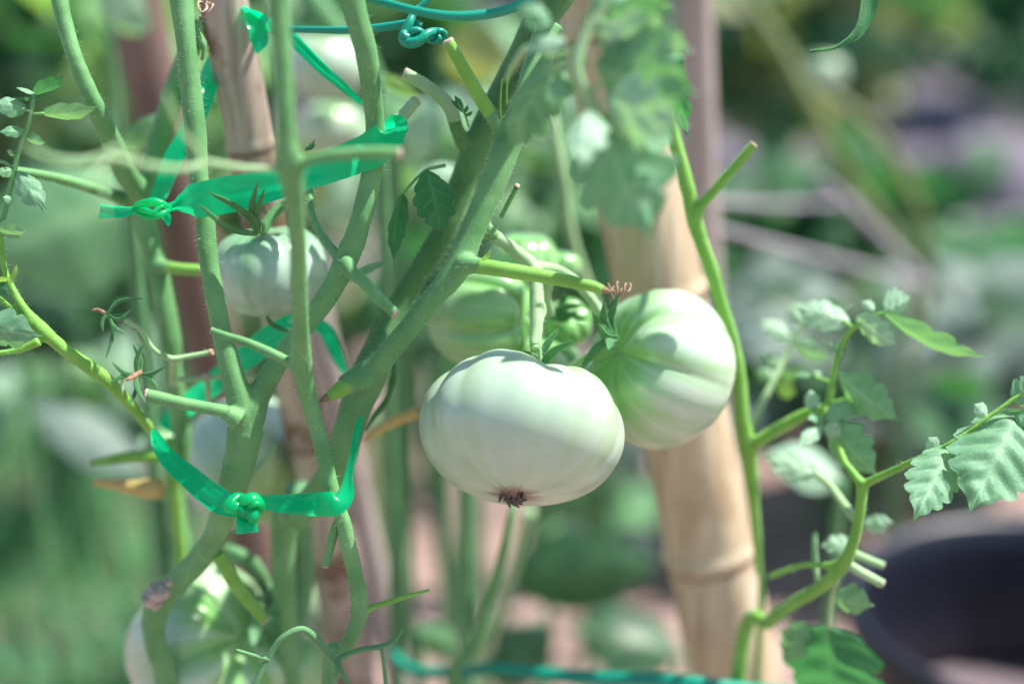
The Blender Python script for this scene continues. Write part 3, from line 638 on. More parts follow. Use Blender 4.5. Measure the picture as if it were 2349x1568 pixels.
for (x, y, d, r) in ((365, 1345, .655, 34), (350, 1375, .658, 30), (385, 1330, .655, 22)):
    c = P(x, y, d)
    for k in range(3): disc_cap(mb, c + Vector((random.uniform(-.003, .003), -.002, random.uniform(-.003, .003))), CV(random.uniform(-.8, .2), .7, .5).normalized(), r * .8 * px(d) * random.uniform(.5, 1), .7)
mb.build('corky_scar', 'cut', V1)
# hairy stalk of the small tomato
mb = MB(); tube(mb, [(715, 432, .622, 12), (712, 455, .618, 16), (717, 495, .613, 18), (735, 535, .608, 19), (758, 568, .604, 22), (778, 590, .602, 30)], hairs=6, hlen=.0032); tube(mb, [(652, 470, .63, 22), (690, 446, .626, 18), (716, 440, .621, 14)], hairs=3)
mb.build('fruit_stalk', ['stem_green', 'hair'], V1)
mb = MB()
for a, b in (((703, 338, .60), (722, 320, .60)), ((700, 345, .6), (712, 325, .6)), ((700, 340, .6), (724, 330, .6))): sepal_geo(mb, P(*a), P(*b), 7 * px(.6), .2)
mb.build('shoot_tip', 'leaf_deep', V1)

# --- front vine
V2 = vine('slender vine nearest the viewer with cross arms over the upper tape', 760, 1568, .63)
E_ = [(630, -70, .495, 52), (635, 0, .50, 50), (648, 133, .505, 44), (657, 300, .511, 44), (664, 375, .516, 62), (671, 425, .522, 50), (677, 480, .53, 43), (684, 580, .545, 40), (686, 655, .556, 39), (689, 755, .572, 40), (690, 822, .583, 52), (702, 889, .592, 43), (720, 955, .598, 38), (742, 1040, .60, 37), (760, 1125, .603, 38), (788, 1195, .605, 34), (797, 1245, .608, 38), (815, 1320, .614, 38), (826, 1395, .62, 42), (812, 1445, .625, 36), (790, 1495, .63, 36), (755, 1600, .64, 36)] + to_ground(755, 1600, .64, .005)
fused_stem(V2, [E_, [(660, 378, .516, 44), (690, 374, .515, 32), (712, 364, .515, 27)], [(664, 380, .516, 36), (640, 386, .514, 20), (615, 387, .512, 15)], [(690, 838, .584, 44), (672, 834, .584, 30), (655, 826, .584, 22)]], 'stem_green', hairs=HD, hlen=.0028, voxel=.00065)
stub(V2, [(700, 369, .515, 27), (730, 361, .514, 26), (783, 354, .513, 28), (860, 350, .512, 29), (918, 352, .511, 27)], 'stem_green', label='blurred pruned arm pointing right across the upper tape')
stub(V2, [(660, 829, .584, 24), (620, 808, .583, 22), (566, 785, .583, 20), (520, 770, .584, 17), (486, 758, .585, 16)], hairs=1.6, hlen=.0011, label='thin pruned shoot pointing left with a whitish cut')
stub(V2, [(778, 1190, .607, 18), (768, 1215, .61, 22), (755, 1265, .612, 20), (746, 1297, .613, 18)], label='short shoot hanging down below the lower tape')
mb = MB()
tube(mb, [(625, 386, .512, 16), (580, 386, .508, 14), (533, 382, .50, 14), (473, 373, .49, 15), (440, 384, .482, 15), (390, 386, .472, 16), (316, 375, .465, 16), (250, 360, .46, 18), (180, 372, .455, 15), (116, 363, .45, 13), (60, 333, .445, 8)], seg=10)
tube(mb, [(474, 374, .49, 13), (445, 335, .482, 12), (416, 300, .475, 12), (395, 255, .465, 14), (380, 215, .46, 6)], seg=10)
tube(mb, [(250, 362, .46, 12), (215, 400, .455, 8), (190, 425, .45, 5)], seg=8); tube(mb, [(330, 375, .465, 9), (300, 350, .455, 8), (270, 340, .45, 12), (230, 360, .445, 8)], seg=8)
tube(mb, [(237, 365, .46, 8), (236, 420, .458, 7), (246, 500, .455, 4)], seg=8)
mb.build('withered_leaf_stalk', 'stem_pale', V2)
mb = MB(); tube(mb, [(836, 1400, .62, 22), (860, 1390, .62, 13), (920, 1371, .618, 12), (985, 1352, .616, 7)], seg=10); mb.build('side_twig', 'stem_lime', V2)
# curled stalk at the foot
mb = MB()
tube(mb, [(572, 1590, .60, 13), (598, 1540, .60, 13), (617, 1505, .60, 13), (633, 1480, .60, 14), (655, 1457, .60, 16), (693, 1442, .602, 16), (727, 1466, .606, 18), (750, 1495, .61, 15), (772, 1512, .613, 14), (795, 1500, .615, 12), (833, 1488, .617, 13), (873, 1482, .617, 12), (903, 1468, .615, 12), (922, 1443, .613, 9)], seg=10)
tube(mb, [(617, 1512, .60, 13), (590, 1505, .598, 10), (542, 1490, .596, 8)], seg=8); tube(mb, [(874, 1482, .617, 9), (880, 1520, .618, 9), (886, 1590, .62, 9)], seg=8); tube(mb, [(770, 1508, .613, 14), (775, 1540, .616, 18), (745, 1590, .63, 20)], seg=8); tube(mb, [(765, 1508, .613, 12), (785, 1540, .61, 10), (800, 1575, .61, 10)], seg=8)
mb.build('tendril', 'stem_shade', V2)

# --- back left vine
V3 = vine('blurred vine behind the left, joined by a long stem coming down from the top', 420, 1330, .74)
L_ = [(460, 50, .655, 46), (425, 140, .66, 48), (395, 225, .665, 50), (364, 333, .67, 54), (342, 433, .672, 60), (333, 500, .674, 56), (345, 555, .676, 52), (360, 615, .678, 50), (382, 722, .682, 50), (392, 789, .685, 50), (398, 855, .69, 40), (412, 955, .70, 44), (418, 1022, .705, 44), (407, 1078, .71, 46), (402, 1178, .72, 50), (418, 1245, .725, 44), (408, 1300, .73, 40), (420, 1400, .74, 40)] + to_ground(420, 1400, .74, .007)
S1_ = [(128, -60, .60, 40), (137, 0, .60, 40), (150, 60, .60, 38), (172, 133, .60, 38), (190, 180, .602, 40), (215, 237, .606, 43), (240, 290, .615, 47), (262, 340, .63, 50), (290, 400, .65, 54), (330, 450, .67, 56)]
HB_ = [(30, 390, .62, 20), (47, 393, .625, 22), (110, 404, .635, 24), (167, 418, .645, 26), (225, 436, .655, 28), (290, 458, .668, 34), (330, 470, .673, 40)]
fused_stem(V3, [L_, S1_, HB_, [(360, 610, .676, 40), (385, 613, .672, 29), (400, 614, .67, 26)]], 'stem_green', hairs=1.8, hlen=.0026, voxel=.0008)
stub(V3, [(385, 613, .672, 28), (415, 617, .668, 27), (468, 620, .665, 26)], 'stem_lime', label='bright green stub passing behind the left fork')
mb = MB(); tube(mb, [(286, 733, .615, 9), (320, 755, .618, 11), (340, 785, .62, 12), (358, 806, .622, 13), (393, 822, .626, 15), (433, 817, .628, 13), (482, 808, .63, 13)], hairs=3, hlen=.0022)
tube(mb, [(398, 825, .626, 14), (396, 850, .66, 14), (400, 880, .69, 20)]); tube(mb, [(310, 756, .618, 7), (324, 788, .62, 7), (338, 820, .622, 7)]); tube(mb, [(282, 905, .60, 5), (280, 880, .6, 8), (285, 862, .598, 8), (300, 857, .594, 7)])
tube(mb, [(410, 870, .66, 12), (470, 868, .655, 12), (530, 860, .652, 12), (588, 866, .65, 13)], hairs=1)
tube(mb, [(475, 870, .655, 14), (478, 900, .66, 13), (480, 925, .665, 10)])
mb.build('truss_stalk', ['stem_pale', 'hair'], V3)
for (x, y, d, r, t) in ((484, 808, .63, 17, (1, .1, .2)), (590, 866, .65, 16, (1, 0, .2)), (309, 756, .618, 9, (-.4, .8, .2)), (472, 862, .652, 18, (0, 1, .5))):
    mb = MB(); disc_cap(mb, P(x, y, d), CV(*t).normalized(), r * .5 * px(d), .6); mb.build('dry_end', 'dry_orange' if x != 472 else 'cut', V3)

# --- central thick vine
V4 = vine('thickest vine rising diagonally to the top with the fruit truss on it', 620, 1300, .75)
F1_ = [(1330, -90, .625, 90), (1278, -10, .625, 80), (1232, 60, .625, 74), (1195, 140, .628, 70), (1150, 225, .632, 70), (1100, 325, .638, 68), (1056, 433, .642, 62), (1018, 530, .645, 56), (976, 600, .648, 54), (935, 665, .65, 55), (900, 728, .65, 55), (862, 800, .646, 56), (832, 862, .64, 60)]
F2_ = [(1262, 60, .612, 66), (1235, 140, .608, 66), (1212, 220, .604, 66), (1176, 300, .602, 66), (1140, 398, .60, 64), (1110, 470, .60, 60), (1082, 535, .60, 57), (1060, 592, .60, 62), (1036, 635, .60, 58), (985, 692, .602, 49), (930, 762, .605, 49), (886, 815, .61, 53), (845, 868, .618, 66)]
F3_ = [(865, 840, .622, 64), (838, 885, .626, 76), (815, 935, .628, 74), (795, 1000, .632, 70), (778, 1060, .64, 74), (740, 1120, .655, 72), (690, 1180, .675, 64), (650, 1270, .70, 56)] + to_ground(640, 1300, .72, .008)
fused_stem(V4, [F1_, [(1066, 330, .636, 44), (1050, 300, .632, 32), (1040, 268, .63, 30)]], 'stem_shade_rear', name='main_stem', hairs=HD, hlen=.0030, voxel=.0008)  # rear limb kept separate so its colour can carry the shade
fused_stem(V4, [F2_, F3_, [(1064, 606, .597, 56), (1090, 608, .592, 40), (1120, 613, .59, 34)], [(1160, 312, .602, 52), (1142, 288, .60, 38), (1124, 258, .598, 34)], [(848, 858, .615, 70), (812, 872, .612, 54), (785, 886, .61, 42)], [(1096, 500, .61, 36), (1116, 528, .618, 30), (1140, 545, .62, 28)]], 'stem_green', hairs=HD + .6, hlen=.0030, voxel=.0008)
stub(V4, [(1100, 610, .591, 38), (1150, 618, .588, 36), (1233, 631, .585, 33), (1310, 646, .582, 30), (1360, 657, .58, 26), (1384, 664, .579, 18)], 'stem_lime', 'cut_brown', hairs=1.6, hlen=.0012, label='long bright pruned shoot ending in a brown point above the tomatoes', pointed=True)
stub(V4, [(1132, 272, .599, 33), (1110, 238, .597, 33), (1085, 197, .594, 33), (1055, 143, .59, 30), (1027, 94, .587, 27)], 'stem_lime', label='pruned shoot pointing up left to the wire knot')
stub(V4, [(1043, 278, .63, 31), (1030, 242, .628, 33), (985, 202, .626, 30), (955, 183, .625, 29), (928, 168, .624, 27)], 'stem_pale', label='pale pruned shoot behind the other upward one')
stub(V4, [(800, 880, .611, 46), (775, 897, .608, 34), (750, 911, .606, 20)], 'stem_lime', 'cut_brown', label='blunt pointed stub at the foot of the diagonal stem', pointed=True)
mb = MB(); tube(mb, [(1150, 497, .62, 12), (1160, 478, .617, 11), (1184, 432, .61, 11)], hairs=3, hlen=.002); mb.build('side_twig', ['stem_green', 'hair'], V4)
mb = MB(); disc_cap(mb, P(1185, 429, .61), CV(.4, .9, 0).normalized(), 6.5 * px(.61), 1.2); mb.build('dry_end', 'dry_orange', V4)
# fruit truss
mb = MB()
fused_stem(V4, [[(1105, 512, .618, 32), (1128, 537, .62, 31), (1156, 556, .622, 30), (1193, 585, .624, 32), (1221, 612, .625, 38), (1230, 655, .622, 33), (1231, 722, .617, 34), (1228, 765, .614, 26), (1224, 792, .612, 22)], [(1221, 612, .625, 34), (1250, 614, .63, 28), (1285, 622, .634, 26), (1330, 655, .638, 26), (1376, 715, .641, 27), (1402, 762, .642, 30)], [(1236, 690, .616, 24), (1245, 712, .618, 20), (1240, 740, .615, 13), (1238, 790, .612, 11), (1240, 830, .612, 12)], [(1262, 632, .63, 30), (1252, 680, .64, 26), (1262, 720, .655, 22)], [(1300, 850, .66, 16), (1330, 828, .655, 17), (1366, 803, .65, 18), (1402, 788, .645, 18)]], 'stem_pale', name='fruit_truss', hairs=2.2, hlen=.0024, voxel=.0006, sm=5)
mb = MB(); tube(mb, [(1218, 793, .611, 3), (1221, 812, .609, 4), (1227, 826, .607, 9), (1233, 838, .606, 17), (1238, 852, .605, 14), (1242, 868, .604, 5)], rough=.16, seg=12); mb.build('withered_bud', 'dry', V4)
mb = MB(); disc_cap(mb, P(1226, 796, .611), CV(.2, -1, .3).normalized(), 11 * px(.61), .7); mb.build('broken_end', 'stem_pale', V4)
mb = MB(); leaf_geo(mb, P(1098, 604, .592), P(1128, 566, .588), 14 * px(.59), roll=40, curl=.2, nu=16, nv=4); mb.build('young_leaf', 'leaf_young', V4)
mb = MB(); tube(mb, [(1152, 300, .598, 5), (1148, 240, .596, 5), (1152, 180, .594, 4)]); tube(mb, [(1140, 295, .598, 6), (1128, 262, .596, 4), (1120, 240, .595, 3)]); tube(mb, [(1163, 240, .593, 5), (1163, 200, .592, 5), (1170, 150, .59, 4)]); mb.build('shoot_tip', 'stem_lime', V4)
# small sprig left of the thick stem
sp = [(1062, 258, 1040, 217, 18), (1064, 262, 1074, 238, 9), (1068, 268, 1085, 254, 10), (1058, 252, 1032, 228, 12)]
mb = MB(); tube(mb, [(1075, 290, .625, 5), (1066, 262, .615, 5), (1050, 235, .612, 3)]); mb.build('twig', 'stem_green', V4)
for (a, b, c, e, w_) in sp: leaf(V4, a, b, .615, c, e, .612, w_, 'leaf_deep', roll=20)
# long dark sepal-like leaf under the diagonal stem, pale yellow leaf
mb = MB(); tube(mb, [(906, 830, .64, 9), (900, 880, .64, 15), (888, 915, .642, 16), (862, 950, .645, 14), (838, 985, .648, 5)], seg=10); mb.build('side_shoot', 'sepal', V4)
mb = MB(); tube(mb, [(958, 945, .70, 24), (905, 965, .70, 26), (868, 985, .70, 22), (830, 1015, .70, 8)], seg=12); mb.build('yellow_shoot', 'leaf_yellow', V4)
# two dark leaflets left of the thick stem
mb = MB(); tube(mb, [(1020, 380, .625, 9), (995, 385, .62, 8), (975, 392, .615, 7), (945, 420, .615, 6), (925, 445, .617, 5)]); mb.build('leaf_stalk', 'stem_green', V4)
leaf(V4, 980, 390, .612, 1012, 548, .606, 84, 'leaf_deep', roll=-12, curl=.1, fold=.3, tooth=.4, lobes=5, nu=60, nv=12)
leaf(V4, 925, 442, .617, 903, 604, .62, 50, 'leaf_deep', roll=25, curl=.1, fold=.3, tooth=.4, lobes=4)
leaf(V4, 880, 600, .64, 800, 655, .65, 26, 'leaf', roll=40)

# --- leafy top growth nearest the viewer
TL = vine('blurred pale leafy shoot hanging in front of the fat bamboo pole', 1480, 1700, .58)
mb = MB(); tube(mb, [(1420, -60, .50, 40), (1370, 30, .50, 30), (1338, 90, .50, 28), (1322, 160, .50, 30), (1340, 210, .502, 32), (1366, 260, .505, 32), (1385, 320, .51, 20)], hairs=0)
tube(mb, [(1338, 110, .50, 16), (1290, 125, .505, 12), (1262, 128, .51, 10), (1215, 110, .515, 18), (1185, 140, .52, 18), (1160, 185, .53, 8)]); tube(mb, [(1322, 170, .50, 14), (1300, 150, .505, 12), (1275, 160, .51, 10)]); tube(mb, [(1345, 60, .5, 16), (1380, 50, .5, 12), (1430, 60, .5, 8)]); tube(mb, [(1345, 215, .503, 14), (1385, 190, .5, 10), (1420, 170, .498, 8)])
mb.build('leaf_stalk', 'stem_pale', TL)
hang = MB(); tube(hang, [(Vector(P(1420, -60, .50)), .003), (P(1560, -420, .53), .0045), (P(1800, -500, .62), .006), (P(1980, 300, .70) + Vector((.12, 0, 0)), .007), (Vector((.36, .66, -0.01)), .009)], seg=10, step=.01); hang.build('stem', 'stem_green', TL)
TLL = [ # x1 y1 d1 x2 y2 d2 w mat roll
 (1288, 150, .525, 1166, 352, .535, 125, 'leaf_back_light', 40), (1262, 60, .50, 1190, 10, .50, 60, 'leaf', 30), (1300, 95, .50, 1195, 120, .505, 50, 'leaf_pale', 35),
 (1370, 75, .50, 1560, 105, .505, 140, 'leaf_pale', 30), (1400, 20, .50, 1520, 60, .505, 70, 'leaf', 40), (1370, 150, .51, 1600, 215, .49, 190, 'leaf', 20),
 (1390, 130, .50, 1570, 130, .515, 120, 'leaf', 25), (1372, 265, .515, 1500, 556, .497, 200, 'leaf', 10), (1352, 255, .498, 1338, 400, .475, 74, 'leaf_pale', 10),
 (1390, 225, .505, 1580, 285, .472, 130, 'leaf_pale', 15), (1365, 250, .505, 1330, 215, .51, 40, 'leaf', 30), (1310, 100, .505, 1345, 165, .51, 45, 'leaf_back_light', 30),
 (1555, 120, .56, 1580, 318, .58, 52, 'leaf_deep', 30), (1470, 20, .585, 1512, 75, .59, 52, 'leaf_pale', 35), (1500, 90, .585, 1550, 130, .58, 40, 'leaf', 30), (1345, 60, .50, 1440, -10, .505, 90, 'leaf', 30), (1430, 10, .505, 1545, 20, .51, 80, 'leaf', 40), (1480, 60, .50, 1588, 120, .505, 60, 'leaf_pale', 25), (1320, 215, .505, 1250, 190, .51, 50, 'leaf', 30), (1385, 320, .51, 1440, 420, .515, 90, 'leaf', 30), (1248, 170, .535, 1200, 245, .54, 60, 'leaf_young', 50)]
for (a, b, c, e, f, g, w_, m_, r_) in TLL: leaf(TL, a, b, c, e, f, g, w_, m_, roll=r_, curl=.12, fold=.2, tooth=.62, lobes=3.6, nu=60, nv=12, bump=1.8)
for (x, y, d, t_, w_) in ((470, 1270, .65, .37, .08), (1010, 250, .65, .33, .03)):  # unseen leaflets added out of frame toward the sun to shade the stems
    q = P(x, y, d) + sd * t_; mb = MB(); dr = Vector((random.uniform(-1, 1), random.uniform(-1, 1), -.2)).normalized(); leaf_geo(mb, q - dr * w_ * .6, q + dr * w_ * .6, w_, roll=80, lobes=4, tooth=.4, curl=.1); mb.build('leaflet', 'leaf', TL)
    mb = MB(); tube(mb, [(q - dr * w_ * .6, .001), (q - dr * w_ * .7 + Vector((.02, .01, .03)), .0015), (P(1800, -500, .62), .002)], seg=8, step=.01); mb.build('leaf_stalk', 'stem_green', TL)  # stalk added to carry the unseen shading leaflet
mb = MB()
for a, b in (((1400, 165, .6), (1368, 150, .6)), ((1402, 168, .6), (1373, 170, .6)), ((1440, 240, .6), (1400, 246, .6)), ((1445, 235, .6), (1412, 238, .6)), ((1450, 245, .6), (1425, 250, .6)), ((1500, 40, .6), (1525, 55, .6)), ((1490, 60, .6), (1480, 80, .6))): sepal_geo(mb, P(*a), P(*b), 6 * px(.6), .2)
tube(mb, [(1450, 240, .6, 6), (1500, 180, .6, 7), (1500, 60, .6, 6), (1480, -40, .6, 8)]); mb.build('young_leaf', 'leaf_young', TL)

# --- right stem with leafy shoot
V5 = vine('bright lime stem running down the right edge of the fat bamboo pole', 1740, 1300, .76)
R_ = [(1500, 130, .655, 30), (1512, 200, .655, 34), (1530, 265, .656, 36), (1552, 340, .658, 34), (1577, 430, .66, 35), (1594, 505, .663, 38), (1611, 560, .666, 34), (1633, 622, .67, 34), (1655, 700, .675, 32), (1675, 765, .68, 33), (1693, 855, .686, 36), (1702, 955, .69, 36), (1713, 1022, .694, 42), (1722, 1080, .70, 36), (1732, 1180, .71, 24), (1740, 1300, .73, 18), (1744, 1420, .75, 16)] + to_ground(1744, 1420, .75, .003)
fused_stem(V5, [R_, [(1594, 503, .661, 34), (1606, 476, .658, 24), (1620, 460, .656, 21)], [(1712, 1034, .693, 38), (1740, 1012, .69, 30), (1765, 998, .687, 28)]], 'stem_lime', hairs=1.8, hlen=.0024)
stub(V5, [(1610, 470, .657, 23), (1650, 424, .653, 22), (1700, 366, .648, 22), (1729, 331, .646, 21)], 'stem_lime', hairs=1.5, label='pruned side shoot pointing up right into the dark background', hlen=.0018)
LS = thing('leafy_shoot', P(1720, 1030, .694), 'leafy shoot with a long drooping lime leaflet, right of the fat pole', 'leafy shoot')
mb = MB(); tube(mb, [(1735, 1014, .69, 30), (1800, 975, .684, 29), (1850, 948, .68, 27), (1888, 938, .675, 22), (1903, 915, .672, 15), (1913, 855, .668, 14), (1926, 805, .665, 14), (1945, 765, .662, 14), (1973, 742, .66, 11), (2010, 722, .656, 9), (2035, 718, .654, 7)], hairs=1, hlen=.0015)
tube(mb, [(1926, 860, .668, 8), (1948, 856, .665, 6)]); tube(mb, [(1907, 877, .67, 8), (1880, 868, .674, 8), (1840, 862, .68, 6)]); tube(mb, [(1955, 750, .66, 8), (1935, 735, .664, 7)]); [tube(mb, q) for q in ([(1900, 935, .672, 12), (1902, 955, .668, 8), (1906, 975, .664, 7)], [(1896, 938, .672, 10), (1888, 960, .668, 7), (1886, 978, .664, 6)], [(1903, 925, .672, 9), (1940, 915, .669, 7), (1976, 919, .667, 6)], [(1895, 935, .672, 9), (1868, 944, .668, 7), (1862, 948, .668, 5)], [(1888, 962, .668, 7), (1860, 962, .666, 5)])]; mb.build('leaf_stalk', ['stem_lime', 'hair'], LS)
RL = [(2026, 716, .652, 2278, 816, .645, 74, 'leaf', 62, .12), (2028, 712, .655, 2090, 680, .66, 60, 'leaf_pale', 20, .05), (2005, 712, .66, 1975, 690, .662, 26, 'leaf_pale', 20, .05),
 (1965, 725, .66, 2062, 793, .652, 56, 'leaf_pale', 25, .1), (1950, 742, .664, 1818, 706, .675, 60, 'leaf_pale', 35, .15), (1926, 858, .666, 2068, 967, .652, 82, 'leaf', 20, .12),
 (1975, 918, .668, 1888, 968, .66, 52, 'leaf', 25, .12), (1905, 972, .664, 2015, 1092, .652, 82, 'leaf', 18, .1), (1886, 975, .664, 1828, 1024, .655, 34, 'leaf_pale', 20, .1), (1890, 978, .662, 1935, 1000, .656, 50, 'leaf_pale', 20, .1),
 (1868, 942, .668, 1858, 892, .672, 34, 'leaf_pale', 20, .1), (1880, 936, .668, 1850, 930, .67, 20, 'leaf_young', 30, .1), (1935, 915, .668, 2000, 922, .66, 22, 'leaf', 40, .1), (1924, 808, .664, 1935, 815, .66, 28, 'leaf', 20, 0), (1924, 806, .664, 1900, 785, .664, 18, 'leaf', 20, 0),
 (1880, 868, .674, 1862, 850, .676, 24, 'leaf_back_light', 20, 0), (1860, 864, .676, 1820, 858, .68, 22, 'leaf', 30, 0), (1890, 958, .666, 1850, 962, .66, 26, 'leaf', 30, .1)]
for (a, b, c, e, f, g, w_, m_, r_, cu) in RL: leaf(LS, a, b, c, e, f, g, w_, m_, roll=r_, curl=cu, fold=.28, tooth=.42, lobes=4)
LS2 = thing('leafy_shoot', P(1724, 1000, .72), 'paler blurred leafy shoot just behind, between pole and leafy shoot', 'leafy shoot')
mb = MB(); tube(mb, [(1722, 985, .715, 16), (1745, 930, .72, 16), (1775, 870, .725, 14), (1800, 820, .73, 14), (1825, 765, .73, 11), (1850, 735, .73, 9)]); mb.build('leaf_stalk', 'stem_pale', LS2)
for (a, b, c, e, f, g, w_, m_, r_, cu) in [(1822, 778, .73, 1738, 735, .735, 48, 'leaf_pale', 30, .1), (1820, 782, .73, 1914, 824, .725, 46, 'leaf_pale', 25, .1), (1798, 832, .73, 1742, 816, .735, 34, 'leaf_pale', 30, .1), (1850, 735, .73, 1960, 700, .73, 64, 'leaf_pale', 35, .1), (1840, 740, .73, 1820, 690, .735, 50, 'leaf_pale', 20, .1), (1790, 860, .725, 1850, 850, .72, 30, 'leaf_back_light', 30, .1), (1780, 880, .725, 1830, 905, .72, 44, 'leaf_young', 20, .1), (1775, 870, .725, 1730, 850, .73, 34, 'leaf_back_light', 20, .1)]: leaf(LS2, a, b, c, e, f, g, w_, m_, roll=r_, curl=cu, lobes=4)

# --- lower right vine with the big crisp leaves
V6 = vine('pale green side vine at the lower right bearing two crisp hanging leaflets', 1760, 1440, .74)
G_ = [(1978, 1100, .642, 30), (1977, 1130, .643, 26), (1972, 1178, .645, 25), (1956, 1245, .65, 27), (1930, 1300, .656, 36), (1883, 1345, .668, 30), (1816, 1385, .69, 30), (1765, 1425, .71, 32), (1700, 1500, .74, 34)] + to_ground(1690, 1500, .74, .006)
fused_stem(V6, [G_, [(1978, 1112, .642, 28), (1995, 1104, .64, 20), (2040, 1083, .632, 18), (2090, 1060, .622, 17), (2135, 1040, .612, 16), (2175, 1020, .605, 14), (2225, 985, .604, 12), (2290, 940, .603, 12), (2370, 880, .602, 11)], [(1976, 1110, .642, 26), (1955, 1082, .645, 19), (1936, 1056, .65, 17), (1918, 1000, .66, 12)], [(1935, 1290, .655, 30), (1900, 1296, .66, 17), (1840, 1296, .67, 14), (1766, 1322, .69, 14)]], 'stem_lime', hairs=1, hlen=.002, voxel=.00065)
stub(V6, [(1945, 1294, .654, 24), (1975, 1312, .654, 22), (2024, 1338, .654, 22)], 'stem_pale', label='lower of two pale cut stubs in front of the black pot')
stub(V6, [(1958, 1268, .66, 20), (1990, 1282, .664, 19), (2024, 1296, .668, 18)], 'stem_pale', label='upper of two pale cut stubs in front of the black pot')
mb = MB(); tube(mb, [(1962, 1190, .66, 20), (1935, 1155, .67, 20), (1905, 1115, .68, 18), (1870, 1085, .69, 14)], seg=10); tube(mb, [(1925, 1320, .656, 14), (1908, 1370, .67, 13), (1900, 1440, .68, 12)], seg=10); tube(mb, [(1875, 1340, .67, 12), (1870, 1280, .675, 14), (1868, 1235, .68, 12)], seg=10); mb.build('leaf_stalk', 'stem_pale', V6)
VL = [(2338, 942, .606, 2222, 1180, .582, 150, 'leaf', 5, .06, 6), (2182, 1018, .606, 2094, 1200, .584, 104, 'leaf', -8, .06, 6), (2150, 1031, .608, 2128, 1000, .606, 34, 'leaf_pale', 20, .1, 3), (2330, 950, .603, 2420, 1010, .598, 110, 'leaf', 10, .1, 5), (2265, 955, .604, 2232, 925, .602, 34, 'leaf_pale', 20, .1, 3), (2320, 915, .603, 2390, 880, .602, 60, 'leaf', 20, .1, 4),
 (1955, 1245, .68, 1880, 1252, .685, 44, 'leaf_pale', 25, .1, 3), (1980, 1200, .68, 2052, 1196, .68, 48, 'leaf_pale', 20, .1, 3), (1915, 1368, .66, 2006, 1388, .655, 58, 'leaf_back_light', 20, .1, 3), (1900, 1435, .68, 1915, 1640, .70, 170, 'leaf_deep', 15, .08, 4), (1850, 1430, .69, 1800, 1520, .70, 60, 'leaf_back_light', 20, .1, 4), (1870, 1085, .69, 1750, 1050, .70, 60, 'leaf_pale', 30, .1, 3), (1868, 1240, .68, 1872, 1215, .68, 14, 'leaf_back_light', 0, 0, 3)]
for (a, b, c, e, f, g, w_, m_, r_, cu, lo) in VL: leaf(V6, a, b, c, e, f, g, w_, m_, roll=r_, curl=cu, fold=.22, tooth=.40, lobes=lo, nu=60, nv=12, bump=1.6)

# --- far left vine with small leaflets
V7 = vine('thin vine with small grey green leaflets arching down from the left edge', 400, 1100, .72)
W_ = [(-10, 470, .60, 12), (2, 545, .60, 14), (10, 615, .60, 15), (28, 660, .60, 17), (55, 708, .60, 22), (97, 757, .602, 36), (130, 786, .604, 31), (167, 815, .607, 31), (233, 862, .615, 34), (283, 910, .624, 29), (322, 955, .634, 24), (355, 1000, .65, 22), (385, 1060, .68, 24), (400, 1110, .70, 26)]
fused_stem(V7, [W_ + to_ground(405, 1130, .71, .004), [(-30, 668, .60, 13), (0, 686, .60, 14), (40, 714, .60, 16), (75, 742, .60, 22)], [(-40, 812, .60, 12), (10, 808, .60, 14), (50, 800, .60, 17), (90, 782, .60, 24)]], 'stem_lime', hairs=2.6, hlen=.0022, voxel=.0006)
mb = MB(); tube(mb, [(0, 560, .60, 13), (7, 510, .60, 12), (20, 445, .598, 12), (36, 375, .596, 12), (52, 325, .595, 12), (66, 290, .594, 11), (75, 240, .593, 10), (79, 216, .593, 8)], hairs=1.2, hlen=.0015); tube(mb, [(-20, 368, .6, 8), (10, 372, .598, 8), (34, 388, .596, 9)]); tube(mb, [(72, 256, .593, 8), (50, 250, .593, 6)]); tube(mb, [(76, 262, .593, 7), (100, 260, .592, 6)])
mb.build('leaf_stalk', ['stem_green', 'hair'], V7)
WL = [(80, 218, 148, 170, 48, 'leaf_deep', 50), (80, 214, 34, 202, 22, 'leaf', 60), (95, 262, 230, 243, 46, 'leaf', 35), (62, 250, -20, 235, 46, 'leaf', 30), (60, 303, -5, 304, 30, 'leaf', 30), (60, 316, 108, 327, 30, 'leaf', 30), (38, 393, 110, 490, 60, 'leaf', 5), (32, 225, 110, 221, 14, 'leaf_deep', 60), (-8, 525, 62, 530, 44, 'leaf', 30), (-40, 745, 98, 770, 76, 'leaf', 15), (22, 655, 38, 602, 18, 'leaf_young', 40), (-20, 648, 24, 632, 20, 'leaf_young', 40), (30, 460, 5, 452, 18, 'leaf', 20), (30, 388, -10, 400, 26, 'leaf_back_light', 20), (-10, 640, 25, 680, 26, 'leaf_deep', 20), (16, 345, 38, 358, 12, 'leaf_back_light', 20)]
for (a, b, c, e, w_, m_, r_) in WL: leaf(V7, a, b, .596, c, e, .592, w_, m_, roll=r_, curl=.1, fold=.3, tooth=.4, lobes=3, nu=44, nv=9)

# curled leaf tip hanging into the frame at the top right
CL = thing('leafy_shoot', P(1990, -250, .62), 'dark curled leaf tip hanging alone at the top right', 'leafy shoot')
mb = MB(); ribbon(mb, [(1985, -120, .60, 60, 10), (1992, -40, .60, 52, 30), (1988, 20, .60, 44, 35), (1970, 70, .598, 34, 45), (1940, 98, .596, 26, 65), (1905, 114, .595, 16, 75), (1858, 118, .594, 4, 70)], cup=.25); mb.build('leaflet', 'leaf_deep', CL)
mb = MB(); tube(mb, [(1990, -120, .60, 8), (2050, -300, .62, 14), (2120, -420, .66, 20)]); mb.build('leaf_stalk', 'stem_green', CL)

